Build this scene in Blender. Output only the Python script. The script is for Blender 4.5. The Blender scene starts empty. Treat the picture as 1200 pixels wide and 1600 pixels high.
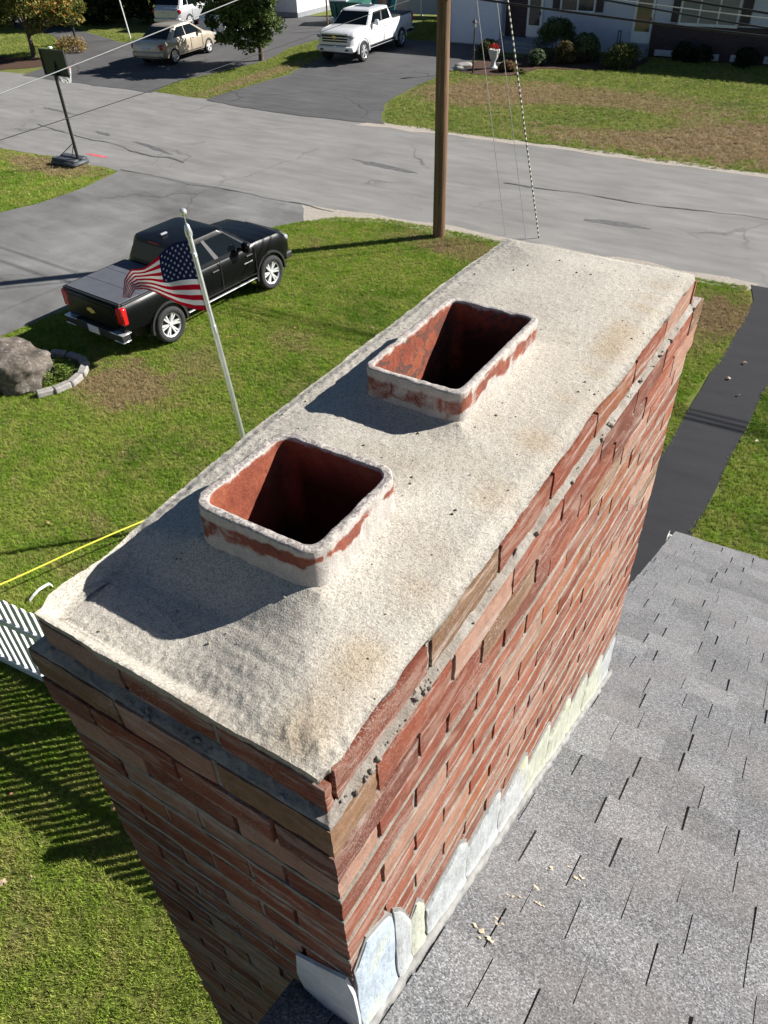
import bpy, bmesh, math, random
from mathutils import Vector, Matrix, noise
from math import sin, cos, pi, radians, sqrt

# ------------------------------------------------------------------ scene, camera, sky, sun
C = bpy.context.scene
COL = C.collection
rnd = random.Random(7)

H = 7.6                                   # the viewer's height above the lawn
cam_d = bpy.data.cameras.new('camera')
cam_d.sensor_fit = 'HORIZONTAL'; cam_d.sensor_width = 36.0; cam_d.lens = 35.93
cam_d.clip_start = 0.02; cam_d.clip_end = 2000
cam = bpy.data.objects.new('camera', cam_d); COL.objects.link(cam)
cam.matrix_world = Matrix.Translation((0, 0, H)) @ Matrix((
    (0.8468, -0.3254, 0.4208), (0.5311, 0.5604, -0.6355), (-0.0290, 0.7616, 0.6474))).to_4x4()
C.camera = cam

SUN_EL = radians(31.5); SUN_X, SUN_Y = 0.72, 0.694
world = bpy.data.worlds.new('World'); C.world = world; world.use_nodes = True
wt = world.node_tree
sky = wt.nodes.new('ShaderNodeTexSky'); sky.sky_type = 'NISHITA'; sky.sun_disc = False
sky.ozone_density = 4.0; sky.dust_density = .4; sky.sun_elevation = SUN_EL; sky.sun_rotation = math.atan2(SUN_X, SUN_Y)
bg = wt.nodes['Background']; bg.inputs['Strength'].default_value = 0.033
wt.links.new(sky.outputs['Color'], bg.inputs['Color'])

sun_d = bpy.data.lights.new('sun', 'SUN'); sun_d.energy = 5.0; sun_d.angle = radians(0.53)
sun_d.color = (1.0, 0.965, 0.91)
sun = bpy.data.objects.new('sun', sun_d); COL.objects.link(sun)
sun.rotation_euler = Vector((-SUN_X * cos(SUN_EL), -SUN_Y * cos(SUN_EL), -sin(SUN_EL))).to_track_quat('-Z', 'Y').to_euler()
sun.location = (20, 15, 30)
C.view_settings.view_transform = 'Standard'; C.view_settings.look = 'None'
C.view_settings.exposure = 1.02; C.view_settings.gamma = 1.0

# ------------------------------------------------------------------ helpers
def V(*a): return Vector(a)
def lerp(a, b, t): return a + (b - a) * t
def clamp(x, a=0.0, b=1.0): return a if x < a else b if x > b else x
def sstep(a, b, x):
    t = clamp((x - a) / (b - a)); return t * t * (3 - 2 * t)
def pwl(x, keys):
    if x <= keys[0][0]: return keys[0][1]
    for (a, va), (b, vb) in zip(keys, keys[1:]):
        if x <= b: return lerp(va, vb, (x - a) / (b - a))
    return keys[-1][1]
def n3(x, y, z=0.0): return noise.noise((x, y, z))
def fbm(x, y, z=0.0, o=4): return noise.fractal((x, y, z), 1.0, 2.0, o)

class MB:
    """collects faces; build() links them as ONE mesh object"""
    def __init__(s): s.v = []; s.f = []; s.m = []; s.c = []; s.cur = 0; s.col = (0.5, 0.5, 0.5)
    def add(s, vs, fs, mat=None, col=None):
        o = len(s.v); s.v.extend([tuple(p) for p in vs])
        if col is not None and len(col) and not isinstance(col[0], (int, float)): s.c.extend(col)
        else: s.c.extend([col or s.col] * len(vs))
        mi = s.cur if mat is None else mat
        for f in fs: s.f.append([o + i for i in f]); s.m.append(mi)
        return s
    def hexa(s, p, **k):
        return s.add(p, [(0, 3, 2, 1), (4, 5, 6, 7), (0, 1, 5, 4), (1, 2, 6, 5), (2, 3, 7, 6), (3, 0, 4, 7)], **k)
    def box(s, x0, x1, y0, y1, z0, z1, **k):
        return s.hexa([(x0, y0, z0), (x1, y0, z0), (x1, y1, z0), (x0, y1, z0), (x0, y0, z1), (x1, y0, z1), (x1, y1, z1), (x0, y1, z1)], **k)
    def bbox(s, x0, x1, y0, y1, z0, z1, b=.01, **k):
        """box with bevelled edges"""
        b = min(b, (x1 - x0) * .45, (y1 - y0) * .45, (z1 - z0) * .45)
        xs, ys, zs = (x0, x1), (y0, y1), (z0, z1)
        vs = []; ix = {}
        for i in (0, 1):
            for j in (0, 1):
                for l in (0, 1):
                    sx, sy, sz = (1 - 2 * i), (1 - 2 * j), (1 - 2 * l)
                    P = (xs[i], ys[j], zs[l])
                    ix[i, j, l, 0] = len(vs); vs.append((P[0], P[1] + sy * b, P[2] + sz * b))
                    ix[i, j, l, 1] = len(vs); vs.append((P[0] + sx * b, P[1], P[2] + sz * b))
                    ix[i, j, l, 2] = len(vs); vs.append((P[0] + sx * b, P[1] + sy * b, P[2]))
        F = []
        for i in (0, 1):
            q = [ix[i, 0, 0, 0], ix[i, 1, 0, 0], ix[i, 1, 1, 0], ix[i, 0, 1, 0]]; F.append(q if i else q[::-1])
            q = [ix[0, i, 0, 1], ix[0, i, 1, 1], ix[1, i, 1, 1], ix[1, i, 0, 1]]; F.append(q if i else q[::-1])
            q = [ix[0, 0, i, 2], ix[1, 0, i, 2], ix[1, 1, i, 2], ix[0, 1, i, 2]]; F.append(q if i else q[::-1])
        for a in (0, 1):
            for c in (0, 1):
                F.append([ix[a, c, 0, 0], ix[a, c, 1, 0], ix[a, c, 1, 1], ix[a, c, 0, 1]])
                F.append([ix[a, 0, c, 0], ix[a, 1, c, 0], ix[a, 1, c, 2], ix[a, 0, c, 2]])
                F.append([ix[0, a, c, 1], ix[1, a, c, 1], ix[1, a, c, 2], ix[0, a, c, 2]])
                for e in (0, 1): F.append([ix[a, c, e, 0], ix[a, c, e, 1], ix[a, c, e, 2]])
        return s.add(vs, F, **k)
    def tube(s, pts, r, n=8, cap=True, **k):
        pts = [Vector(p) for p in pts]; rs = r if isinstance(r, (list, tuple)) else [r] * len(pts)
        vs = []; up = None
        for i, p in enumerate(pts):
            d = (pts[min(i + 1, len(pts) - 1)] - pts[max(i - 1, 0)]).normalized()
            if up is None:
                up = Vector((0, 0, 1)) if abs(d.z) < .9 else Vector((1, 0, 0))
            a = d.cross(up).normalized(); b = a.cross(d).normalized(); up = b
            for j in range(n):
                t = 2 * pi * j / n
                vs.append(p + (a * cos(t) + b * sin(t)) * rs[i])
        F = []
        for i in range(len(pts) - 1):
            for j in range(n):
                F.append([i * n + j, i * n + (j + 1) % n, (i + 1) * n + (j + 1) % n, (i + 1) * n + j])
        if cap: F.append(list(range(n))[::-1]); F.append([(len(pts) - 1) * n + j for j in range(n)])
        return s.add(vs, F, **k)
    def lathe(s, prof, n=24, M=None, cap=True, **k):
        """profile of (radius, height) turned about local z"""
        vs = []
        for r, z in prof:
            for j in range(n):
                p = Vector((r * cos(2 * pi * j / n), r * sin(2 * pi * j / n), z)); vs.append(M @ p if M else p)
        F = []
        for i in range(len(prof) - 1):
            for j in range(n):
                F.append([i * n + j, i * n + (j + 1) % n, (i + 1) * n + (j + 1) % n, (i + 1) * n + j])
        if cap and prof[0][0] > 1e-4: F.append(list(range(n))[::-1])
        if cap and prof[-1][0] > 1e-4: F.append([(len(prof) - 1) * n + j for j in range(n)])
        return s.add(vs, F, **k)
    def prism(s, poly, fa, fb, **k):
        """poly of 2-D points lifted by fa and fb to the two faces of a slab"""
        n = len(poly); vs = [fa(*p) for p in poly] + [fb(*p) for p in poly]
        F = [list(range(n))[::-1], [n + i for i in range(n)]]
        for i in range(n): F.append([i, (i + 1) % n, n + (i + 1) % n, n + i])
        return s.add(vs, F, **k)
    def grid(s, fn, nu, nv, **k):
        vs = [fn(i / nu, j / nv) for j in range(nv + 1) for i in range(nu + 1)]
        F = [[j * (nu + 1) + i, j * (nu + 1) + i + 1, (j + 1) * (nu + 1) + i + 1, (j + 1) * (nu + 1) + i] for j in range(nv) for i in range(nu)]
        return s.add(vs, F, **k)
    def build(s, name, mats, parent=None, smooth=None, T=None, fix=True):
        me = bpy.data.meshes.new(name)
        vs = [T @ Vector(p) for p in s.v] if T else s.v
        me.from_pydata(vs, [], s.f); 
        for m in (mats if isinstance(mats, (list, tuple)) else [mats]): me.materials.append(m)
        me.polygons.foreach_set('material_index', s.m)
        a = me.color_attributes.new('col', 'FLOAT_COLOR', 'POINT')
        a.data.foreach_set('color', [x for c in s.c for x in (c[0], c[1], c[2], c[3] if len(c) > 3 else 1.0)])
        if fix:
            bm = bmesh.new(); bm.from_mesh(me); bmesh.ops.recalc_face_normals(bm, faces=bm.faces); bm.to_mesh(me); bm.free()
        if smooth is not None:
            me.polygons.foreach_set('use_smooth', [True] * len(me.polygons))
            if smooth < 170: me.set_sharp_from_angle(angle=radians(smooth))
        me.update()
        o = bpy.data.objects.new(name, me); COL.objects.link(o)
        if parent: o.parent = parent
        return o

def tag(o, label, cat, group=None):
    o['label'] = label; o['category'] = cat
    if group: o['group'] = group
    return o
def thing(name, label, cat, loc=(0, 0, 0), rz=0.0, group=None, scale=1.0):
    o = bpy.data.objects.new(name, None); COL.objects.link(o); o.empty_display_size = .2
    o.location = loc; o.rotation_euler = (0, 0, rz); o.scale = (scale,) * 3
    return tag(o, label, cat, group)
def structure(o): o['kind'] = 'structure'; return o
def stuff(o): o['kind'] = 'stuff'; return o
def copy_tree(o, parent=None):
    c = o.copy(); COL.objects.link(c)
    if parent: c.parent = parent
    for ch in list(o.children): copy_tree(ch, c)
    return c

# ------------------------------------------------------------------ material helpers
class Mat:
    def __init__(s, name, base=(.5, .5, .5), rough=.6, metal=0.0, spec=.5):
        s.m = bpy.data.materials.new(name); s.m.use_nodes = True; s.t = s.m.node_tree
        s.b = s.t.nodes['Principled BSDF']
        s.b.inputs['Base Color'].default_value = (*base, 1); s.b.inputs['Roughness'].default_value = rough
        s.b.inputs['Metallic'].default_value = metal; s.b.inputs['Specular IOR Level'].default_value = spec
    def n(s, typ, **kw):
        nd = s.t.nodes.new('ShaderNode' + typ)
        for k, v in kw.items():
            if k in nd.inputs.keys():
                if hasattr(v, 'is_output') : s.t.links.new(v, nd.inputs[k])
                else: nd.inputs[k].default_value = v
            else: setattr(nd, k, v)
        return nd
    def link(s, a, b): s.t.links.new(a, b)
    def pos(s):
        return s.n('NewGeometry').outputs['Position']
    def obj(s): return s.n('TexCoord').outputs['Object']
    def stretch(s, vec, sc):
        m = s.n('Mapping'); s.link(vec, m.inputs['Vector']); m.inputs['Scale'].default_value = sc; return m.outputs[0]
    def noise(s, vec, scale, detail=4, rough=.55, dist=0.0):
        nd = s.n('TexNoise'); s.link(vec, nd.inputs['Vector'])
        nd.inputs['Scale'].default_value = scale; nd.inputs['Detail'].default_value = detail
        nd.inputs['Roughness'].default_value = rough; nd.inputs['Distortion'].default_value = dist
        return nd.outputs['Fac']
    def voro(s, vec, scale, feature='F1', out='Distance'):
        nd = s.n('TexVoronoi'); nd.feature = feature; s.link(vec, nd.inputs['Vector']); nd.inputs['Scale'].default_value = scale
        return nd.outputs[out]
    def ramp(s, fac, stops, interp='LINEAR'):
        nd = s.n('ValToRGB'); nd.color_ramp.interpolation = interp; e = nd.color_ramp.elements
        while len(e) < len(stops): e.new(.5)
        for i, (p, c) in enumerate(stops):
            e[i].position = p
            e[i].color = (c, c, c, 1) if isinstance(c, (int, float)) else (*c, 1)
        s.link(fac, nd.inputs[0]); return nd.outputs[0]
    def mix(s, fac, a, b, mode='MIX'):
        nd = s.n('Mix'); nd.data_type = 'RGBA'; nd.blend_type = mode
        for sock, v in ((nd.inputs['Factor'] if False else nd.inputs[0], fac), (nd.inputs[6], a), (nd.inputs[7], b)):
            if hasattr(v, 'is_output'): s.link(v, sock)
            elif isinstance(v, (int, float)): sock.default_value = v if sock.type == 'VALUE' else (v, v, v, 1)
            else: sock.default_value = (*v, 1)
        return nd.outputs[2]
    def math(s, op, a, b=0.0, clampit=False):
        nd = s.n('Math'); nd.operation = op; nd.use_clamp = clampit
        for i, v in enumerate((a, b)):
            if hasattr(v, 'is_output'): s.link(v, nd.inputs[i])
            else: nd.inputs[i].default_value = v
        return nd.outputs[0]
    def attr(s, name='col'):
        nd = s.n('Attribute'); nd.attribute_name = name; return nd.outputs['Color']
    def sep(s, c):
        nd = s.n('SeparateColor'); s.link(c, nd.inputs[0]); return nd.outputs
    def xyz(s, v):
        nd = s.n('SeparateXYZ'); s.link(v, nd.inputs[0]); return nd.outputs
    def color(s, c): s.link(c, s.b.inputs['Base Color']); return s
    def rough(s, c): s.link(c, s.b.inputs['Roughness']); return s
    def bump(s, h, strength=.5, dist=.01, prev=None):
        nd = s.n('Bump'); nd.inputs['Strength'].default_value = strength; nd.inputs['Distance'].default_value = dist
        s.link(h, nd.inputs['Height'])
        if prev is not None: s.link(prev, nd.inputs['Normal'])
        s.link(nd.outputs[0], s.b.inputs['Normal']); return nd.outputs[0]

def plain(name, base, rough=.6, metal=0.0, var=.12, scale=6.0, bump=0.0, spec=.5):
    """a plain material with a little cloudy wear so that no surface is one flat tone"""
    m = Mat(name, base, rough, metal, spec)
    p = m.obj(); n = m.noise(p, scale, 5)
    dk = tuple(c * (1 - var) for c in base); lt = tuple(min(1, c * (1 + var)) for c in base)
    m.color(m.ramp(n, [(.3, dk), (.7, lt)]))
    if bump: m.bump(m.noise(p, scale * 12, 3), .4, bump)
    return m.m
def attr_mat(name, rough=.6, var=.15, scale=30., bump=0.0, spec=.4, transl=0.0, soft=True):
    """colour from the mesh's own col attribute, broken by noise"""
    m = Mat(name, rough=rough, spec=spec)
    a = m.attr(); p = m.pos()
    if soft: m.color(m.mix(1.0, a, m.ramp(m.noise(p, scale, 4), [(.3, 1 - var), (.7, 1 + var)]), 'MULTIPLY'))
    else: m.color(a)
    if bump: m.bump(m.noise(p, scale * 6, 3), .5, bump)
    if transl:
        tr = m.n('BsdfTranslucent'); m.link(a, tr.inputs['Color'])
        mx = m.n('MixShader'); mx.inputs[0].default_value = transl
        m.link(m.b.outputs[0], mx.inputs[1]); m.link(tr.outputs[0], mx.inputs[2])
        m.link(mx.outputs[0], m.t.nodes['Material Output'].inputs['Surface'])
    return m.m

# ------------------------------------------------------------------ ground materials
def asphalt(name, base, var=.18, grain=.5, crack=.5, lanes=0.0, stain=.35):
    m = Mat(name, base, .88, spec=.25); p = m.pos()
    big = m.noise(p, .35, 5, .6, .6); mid = m.noise(m.stretch(p, (.5, 2.2, 1)), 1.3, 4); fine = m.noise(p, 55, 3, .8)
    c = m.ramp(big, [(.28, tuple(x * (1 - var) for x in base)), (.72, tuple(x * (1 + var) for x in base))])
    c = m.mix(.5, c, m.ramp(mid, [(.3, .72), (.7, 1.25)]), 'MULTIPLY')
    c = m.mix(grain, c, m.ramp(fine, [(.3, .62), (.7, 1.38)]), 'MULTIPLY')
    if lanes:
        y = m.xyz(p)[1]
        w = m.math('SINE', m.math('MULTIPLY', y, 2.4))
        c = m.mix(lanes, c, m.ramp(w, [(0, .82), (1, 1.12)]), 'MULTIPLY')
    if crack:
        wp = m.n('VectorMath'); wp.operation = 'ADD'
        nz = m.n('TexNoise'); m.link(p, nz.inputs['Vector']); nz.inputs['Scale'].default_value = .8; nz.inputs['Detail'].default_value = 6
        m.link(p, wp.inputs[0]); m.link(nz.outputs['Color'], wp.inputs[1])
        e = m.voro(wp.outputs[0], .17, 'DISTANCE_TO_EDGE')
        k = m.ramp(e, [(.0015, 1.0), (.007, 0.0)])
        gate = m.ramp(m.noise(p, .23, 2), [(.45, 0.0), (.6, crack)])
        c = m.mix(m.math('MULTIPLY', k, gate), c, tuple(x * .28 for x in base))
    if stain:
        st = m.ramp(m.noise(m.stretch(p, (.35, 1, 1)), .9, 6, .7, 1.2), [(.62, 0.0), (.74, stain)])
        c = m.mix(st, c, tuple(x * .5 for x in base))
    m.color(c); m.bump(fine, .35, .01)
    return m.m
M_street = asphalt('street asphalt', (.215, .208, .198), .10, .32, .8, .22, .3)
M_drive = asphalt('weathered driveway asphalt', (.165, .162, .158), .42, .45, .6, .3, .75)
M_walk = asphalt('fresh black asphalt', (.028, .028, .031), .12, .5, 0, 0, .2)
M_drive2 = asphalt('dark driveway asphalt', (.092, .09, .09), .2, .35, .8, 0, .5)

def earth(name, a, b, scale=9.):
    m = Mat(name, a, .95, spec=.1); p = m.pos()
    c = m.ramp(m.noise(p, scale, 6, .75), [(.3, a), (.7, b)])
    m.color(m.mix(.6, c, m.ramp(m.voro(p, scale * 5), [(0, .6), (.8, 1.2)]), 'MULTIPLY'))
    m.bump(m.noise(p, scale * 5, 4), .8, .03); return m.m
M_mulch = earth('bark mulch', (.055, .032, .022), (.12, .075, .055))
M_gravel = earth('sandy verge', (.30, .26, .22), (.52, .47, .40), 14.)

GREEN_A, GREEN_B, GREEN_C = (.13, .245, .022), (.245, .36, .044), (.42, .41, .12)
DEAD = (.40, .29, .175)
def turf_nodes(m, p, dry, blobs):
    """colour of turf by place: fresh green, olive and dry straw in patches"""
    n1 = m.noise(p, .42, 5, .6, .5); n2 = m.noise(p, 2.3, 4, .6)
    c = m.ramp(n1, [(.32, GREEN_A), (.5, GREEN_B), (.72, lerp3(GREEN_B, GREEN_C, .5))])
    c = m.mix(m.ramp(n2, [(.42, 0.0), (.75, .85)]), c, GREEN_C)
    k = m.ramp(m.noise(p, .5, 7, .72, .8), [(dry - .05, 0.0), (dry + .12, 1.0)])
    for (x, y, rx, ry, amt) in blobs:
        mp = m.n('Mapping'); m.link(p, mp.inputs['Vector']); mp.vector_type = 'TEXTURE'
        mp.inputs['Location'].default_value = (x, y, 0); mp.inputs['Scale'].default_value = (rx, ry, 50)
        ln = m.n('VectorMath'); ln.operation = 'LENGTH'; m.link(mp.outputs[0], ln.inputs[0])
        d = m.math('ADD', ln.outputs['Value'], m.math('MULTIPLY', m.math('SUBTRACT', m.noise(p, 1.6, 5, .7), .5), 1.9))
        b = m.ramp(d, [(.55, abs(amt)), (1.2, 0.0)])
        k = m.math('ADD', k, b, True) if amt > 0 else m.math('SUBTRACT', k, b, True)
    far = m.math('GREATER_THAN', m.xyz(p)[1], 24.0)
    c = m.mix(m.math('MULTIPLY', far, .32), c, (.20, .19, .09))
    return m.mix(m.math('MULTIPLY', k, .9), c, DEAD)
def lerp3(a, b, t): return tuple(lerp(x, y, t) for x, y in zip(a, b))
BLOBS = [(-11.3, 8.1, 1.5, 1.0, .9), (-10.6, 9.5, .9, .8, .5), (-9.2, 11.3, 1.3, .7, .5), (-8.1, 17.2, 3.4, .7, .7), (-1.9, 16.6, 1.0, 1.2, .7),
         (-7.3, 9.6, 1.2, .9, .35), (-5.5, 4.2, 1.0, .8, .35), (-24.5, 17.2, 3.0, .9, .9), (-3.6, 16.2, 2.6, 2.2, .5),
         (-7.6, 12.2, 2.6, 1.6, -.8), (-9.8, 14.6, 1.9, 2.2, -.8), (-3.2, .8, 1.5, 1.4, -.5),
         (-12, 33.6, 7.5, 2.2, .8), (-3.5, 30.0, 6.5, 3.4, 1.0), (-16.0, 32.2, 3.2, 2.4, .9), (-8, 28.4, 5, 1.4, .8), (-9.9, 30.9, 3.2, 1.7, -1.0), (-12, 37.6, 9, 1.6, -.9),
         (-17.2, 29.1, 2.4, 1.0, -.6), (-26.9, 31.5, .8, 5, .75), (-28.2, 29, .9, 3, -.3)]
def turf(name, ground):
    m = Mat(name, GREEN_A, .85, spec=.15); p = m.pos()
    c = turf_nodes(m, p, .63, BLOBS)
    if ground:
        c = m.mix(.75, c, m.ramp(m.noise(p, 26, 5, .8), [(.3, .35), (.7, 1.15)]), 'MULTIPLY')
        c = m.mix(.35, c, (.07, .05, .025)); m.color(c); m.bump(m.noise(p, 40, 4, .8), 1.0, .05)
    else:
        oi = m.n('ObjectInfo')
        c = m.mix(1.0, c, m.ramp(oi.outputs['Random'], [(0, .62), (1, 1.45)]), 'MULTIPLY')
        c = m.mix(m.ramp(oi.outputs['Random'], [(.86, 0.0), (.9, .6)], 'CONSTANT'), c, DEAD)
        m.color(c)
        tr = m.n('BsdfTranslucent'); m.link(c, tr.inputs['Color'])
        mx = m.n('MixShader'); mx.inputs[0].default_value = .3
        m.link(m.b.outputs[0], mx.inputs[1]); m.link(tr.outputs[0], mx.inputs[2])
        m.link(mx.outputs[0], m.t.nodes['Material Output'].inputs['Surface'])
    return m.m
M_turf = turf('turf soil', True); M_blade = turf('grass blades', False)

# ------------------------------------------------------------------ ground, street, drives
def ragged(poly, step=.35, amp=.05, seed=0.0):
    out = []
    n = len(poly)
    for i in range(n):
        a, b = poly[i], poly[(i + 1) % n]; L = math.hypot(b[0] - a[0], b[1] - a[1])
        if L > 45: out.append(a); continue
        k = max(1, int(L / step)); nx, ny = -(b[1] - a[1]) / max(L, 1e-6), (b[0] - a[0]) / max(L, 1e-6)
        for j in range(k):
            t = j / k; x, y = lerp(a[0], b[0], t), lerp(a[1], b[1], t)
            o = amp * 2.2 * fbm(x * .9 + seed, y * .9, 3.3, 4)
            out.append((x + nx * o, y + ny * o))
    return out
def sheet(name, poly, z, m, amp=.05, seed=0.0, step=.35):
    b = MB(); pts = ragged(poly, step, amp, seed) if amp else poly
    b.add([(x, y, z) for x, y in pts], [list(range(len(pts)))])
    o = b.build(name, m, fix=False)
    if o.data.polygons[0].normal.z < 0: o.data.flip_normals()
    return structure(o)

g = MB(); g.add([(-400, -300, 0), (400, -300, 0), (400, 500, 0), (-400, 500, 0)], [(0, 1, 2, 3)])
structure(g.build('ground', M_turf, fix=False))
STREET = [(-90, 17.7), (-30, 17.72), (-27.9, 17.78), (-25.5, 17.92), (-23.7, 17.9), (-21.8, 17.88), (-17.2, 17.95), (-14.8, 17.9), (-12.9, 17.75), (-11.6, 18.1), (-10.0, 18.25),
          (-8.3, 18.16), (-3.1, 18.32), (60, 18.3), (60, 26.6), (-3.2, 26.56), (-6.5, 26.36), (-8.8, 26.58), (-11.2, 26.7), (-14, 26.54), (-17.1, 26.5), (-20.7, 26.6), (-26.0, 26.8), (-29.3, 26.85), (-37.8, 27.2), (-40.2, 26.9), (-90, 26.7)]
sheet('street', STREET, .004, M_street, .06)
sheet('sandy_verge', [(-14.4, 17.5), (-13.6, 17.0), (-12.6, 17.45), (-11.5, 17.8), (-8, 17.86), (-2.0, 18.0), (-1.8, 18.5), (-8, 18.42), (-10, 18.5), (-11.6, 18.35), (-14.4, 18.1)], .008, M_gravel, .1, 5)
sheet('roadside_sand', [(-17.9, 26.2), (-14, 26.3), (-9, 26.35), (-3, 26.3), (20, 26.4), (20, 26.75), (-3, 26.8), (-9, 26.85), (-14, 26.8), (-17.6, 26.8)], .008, M_gravel, .08, 9)
sheet('driveway', [(-22.0, 13.3), (-21.6, 14.4), (-21.5, 16), (-21.9, 18.0), (-14.4, 17.98), (-13.5, 16.9), (-13.9, 16.3), (-14.95, 9.7), (-15.2, 8.2), (-16.2, -6), (-22.6, -6)], .012, M_drive, .05, 2)
sheet('walkway', [(-1.95, 18.4), (-1.72, 17.6), (-1.68, 16.5), (-1.74, 14), (-1.76, 10.8), (-1.76, 4.0), (-.78, 4.0), (-.78, 9.3), (-.75, 11.6), (-.72, 14.2), (-.74, 17.6), (-.6, 18.4)], .012, M_walk, .007, 4)
sheet('neighbour_driveway', [(-38.2, 26.7), (-29.3, 26.7), (-29.85, 28.7), (-29.2, 32.4), (-29, 34.5), (-30, 37.8), (-30.1, 41), (-27.5, 45), (-27.5, 47.5), (-40, 47.5), (-41.2, 42), (-40.2, 35.3), (-46, 37.4), (-60, 41), (-60, 38.5), (-46.5, 35.6), (-42, 32.6), (-39.3, 30)], .012, M_drive2, .06, 6)
sheet('pickup_driveway', [(-26.0, 26.7), (-26.1, 27.3), (-25.9, 32.4), (-26.9, 36.7), (-28.3, 42.35), (-19.4, 42.35), (-19.2, 36), (-19.1, 34.4), (-19.1, 32.7), (-18.7, 29.6), (-17.9, 27.9), (-16.9, 26.55), (-20.7, 26.3), (-23, 26.3)], .016, M_drive2, .05, 8)
sheet('mulch_bed', [(-60, 26.9), (-40.4, 27.1), (-38.8, 29.2), (-39.6, 30.6), (-42, 29.9), (-48, 29.2), (-60, 29.0)], .016, M_mulch, .15, 1)
sheet('garden_bed', [(-19.1, 36.1), (-17.6, 35.7), (-16, 36.2), (-15.6, 38.0), (-13.5, 38.6), (-11.6, 39.4), (-11.7, 42.2), (-17.3, 42.2), (-17.3, 40), (-19.1, 40)], .02, M_mulch, .12, 3)
tar = MB()
for (x, y, L, w, a) in [(-14.2, 22.2, 2.2, .28, -.12), (-22.9, 20.4, 2.0, .25, -.25), (-5.9, 20.7, 1.5, .35, .05), (-30.5, 22.6, 2.0, .16, -.1), (-26, 20.9, 1.1, .2, -.2)]:
    pts = []
    for k in range(22):
        t = 2 * pi * k / 22; r = 1 + .75 * n3(cos(t) * 2.6 + x, sin(t) * 2.6, y)
        px, py = cos(t) * L / 2 * r, sin(t) * w / 2 * r
        pts.append((x + px * cos(a) - py * sin(a), y + px * sin(a) + py * cos(a), .0085))
    tar.add(pts, [list(range(22))])
for (a, b) in [((-21.9, 17.95), (-13.2, 18.0)), ((-29.5, 20.6), (-20.5, 19.6)), ((-26, 26.9), (-17.5, 26.75)), ((-10, 22.4), (2, 22.9))]:
    up, dn = [], []
    for k in range(41):
        t = k / 40; x = lerp(a[0], b[0], t); y = lerp(a[1], b[1], t) + .25 * fbm(x * .5, a[1], 1, 4); w = .012 + .05 * max(0, n3(x * .8, a[1], 7) + .25)
        up.append((x, y + w, .0165)); dn.append((x, y - w, .0165))
    pts = up + dn[::-1]; tar.add(pts, [[i, i + 1, 81 - i - 1, 81 - i] for i in range(40)])
structure(tar.build('tar_patches', plain('crack tar', (.105, .102, .10), .8, var=.3), fix=False))
pm = MB(); pm.add([(-23.9 + .55 * cos(k * .4) * (1 + .3 * n3(k, 1, 1)), 18.75 + .09 * sin(k * .4) * (1 + .4 * n3(k, 5, 1)), .009) for k in range(16)], [list(range(16))])
structure(pm.build('painted_road_mark', plain('pink marking paint', (.55, .10, .11), .8, var=.3), fix=False))

# ------------------------------------------------------------------ chimney
KX0, KX1, KY0, KY1 = -.843, -.312, .330, 1.950           # brick shaft
CHZ = H - .862                                            # top of the projecting brick course
PITCH = .0706
m = Mat('mortar crown', (.47, .44, .375), .93, spec=.15); p = m.obj()
big = m.noise(p, 2.6, 6, .65, .7); c = m.ramp(big, [(.25, (.31, .27, .21)), (.45, (.385, .355, .305)), (.75, (.45, .425, .375))])
sand = m.noise(p, 330, 3, .85); vg = m.voro(p, 420)
c = m.mix(.95, c, m.ramp(sand, [(.28, .45), (.47, 1.0), (.75, 1.35)]), 'MULTIPLY')
cell = m.sep(m.voro(p, 430, 'F1', 'Color'))
c = m.mix(.8, c, m.ramp(cell[0], [(0, .58), (.12, .80), (.3, .98), (.8, 1.06), (1.0, 1.25)]), 'MULTIPLY')
c = m.mix(m.ramp(cell[1], [(.9, 0.0), (.96, .5)]), c, (.30, .22, .16))
c = m.mix(m.ramp(m.noise(p, 95, 2, .5), [(.68, 0.0), (.76, .55)]), c, (.20, .165, .125))
m.color(m.mix(1.0, c, m.attr(), 'MULTIPLY'))
b1 = m.bump(m.math('ADD', m.math('MULTIPLY', sand, .8), m.math('MULTIPLY', vg, .35)), .42, .003)
m.bump(m.noise(m.stretch(p, (9, 60, 30)), 4, 5, .7), .25, .0025, b1)
M_crown = m.m

m = Mat('flue clay', (.36, .10, .045), .85, spec=.2); p = m.obj(); a = m.sep(m.attr())
clay = m.ramp(m.noise(p, 16, 6, .7), [(.25, (.15, .04, .028)), (.5, (.27, .075, .043)), (.75, (.38, .125, .065))])
clay = m.mix(.5, clay, m.ramp(m.noise(p, 150, 4, .8), [(.3, .6), (.7, 1.35)]), 'MULTIPLY')
clay = m.mix(m.math('MULTIPLY', a[2], m.ramp(m.noise(p, 34, 5, .75, 1.0), [(.5, 0.0), (.56, 1.0)])), clay, (.09, .06, .052))
lime = m.ramp(m.noise(p, 60, 6, .75), [(.25, (.36, .32, .29)), (.7, (.62, .58, .53))])
edge = m.math('ADD', a[0], m.math('MULTIPLY', m.math('SUBTRACT', m.noise(p, 30, 6, .72, .6), .5), 1.5))
col = m.mix(m.ramp(edge, [(.34, 0.0), (.62, 1.0)]), clay, lime)
specks = m.math('MULTIPLY', a[1], m.ramp(m.noise(p, 120, 4, .8, .5), [(.47, 0.0), (.53, 1.0)]))
col = m.mix(specks, col, (.15, .12, .115))
an = m.n('Attribute'); an.attribute_name = 'col'; col = m.mix(an.outputs['Alpha'], (.022, .010, .009), col); m.color(col)  # alpha darkens the clay with the painted shade of the flue's inside
m.bump(m.noise(p, 130, 6, .8), .8, .004); M_flue = m.m

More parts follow.
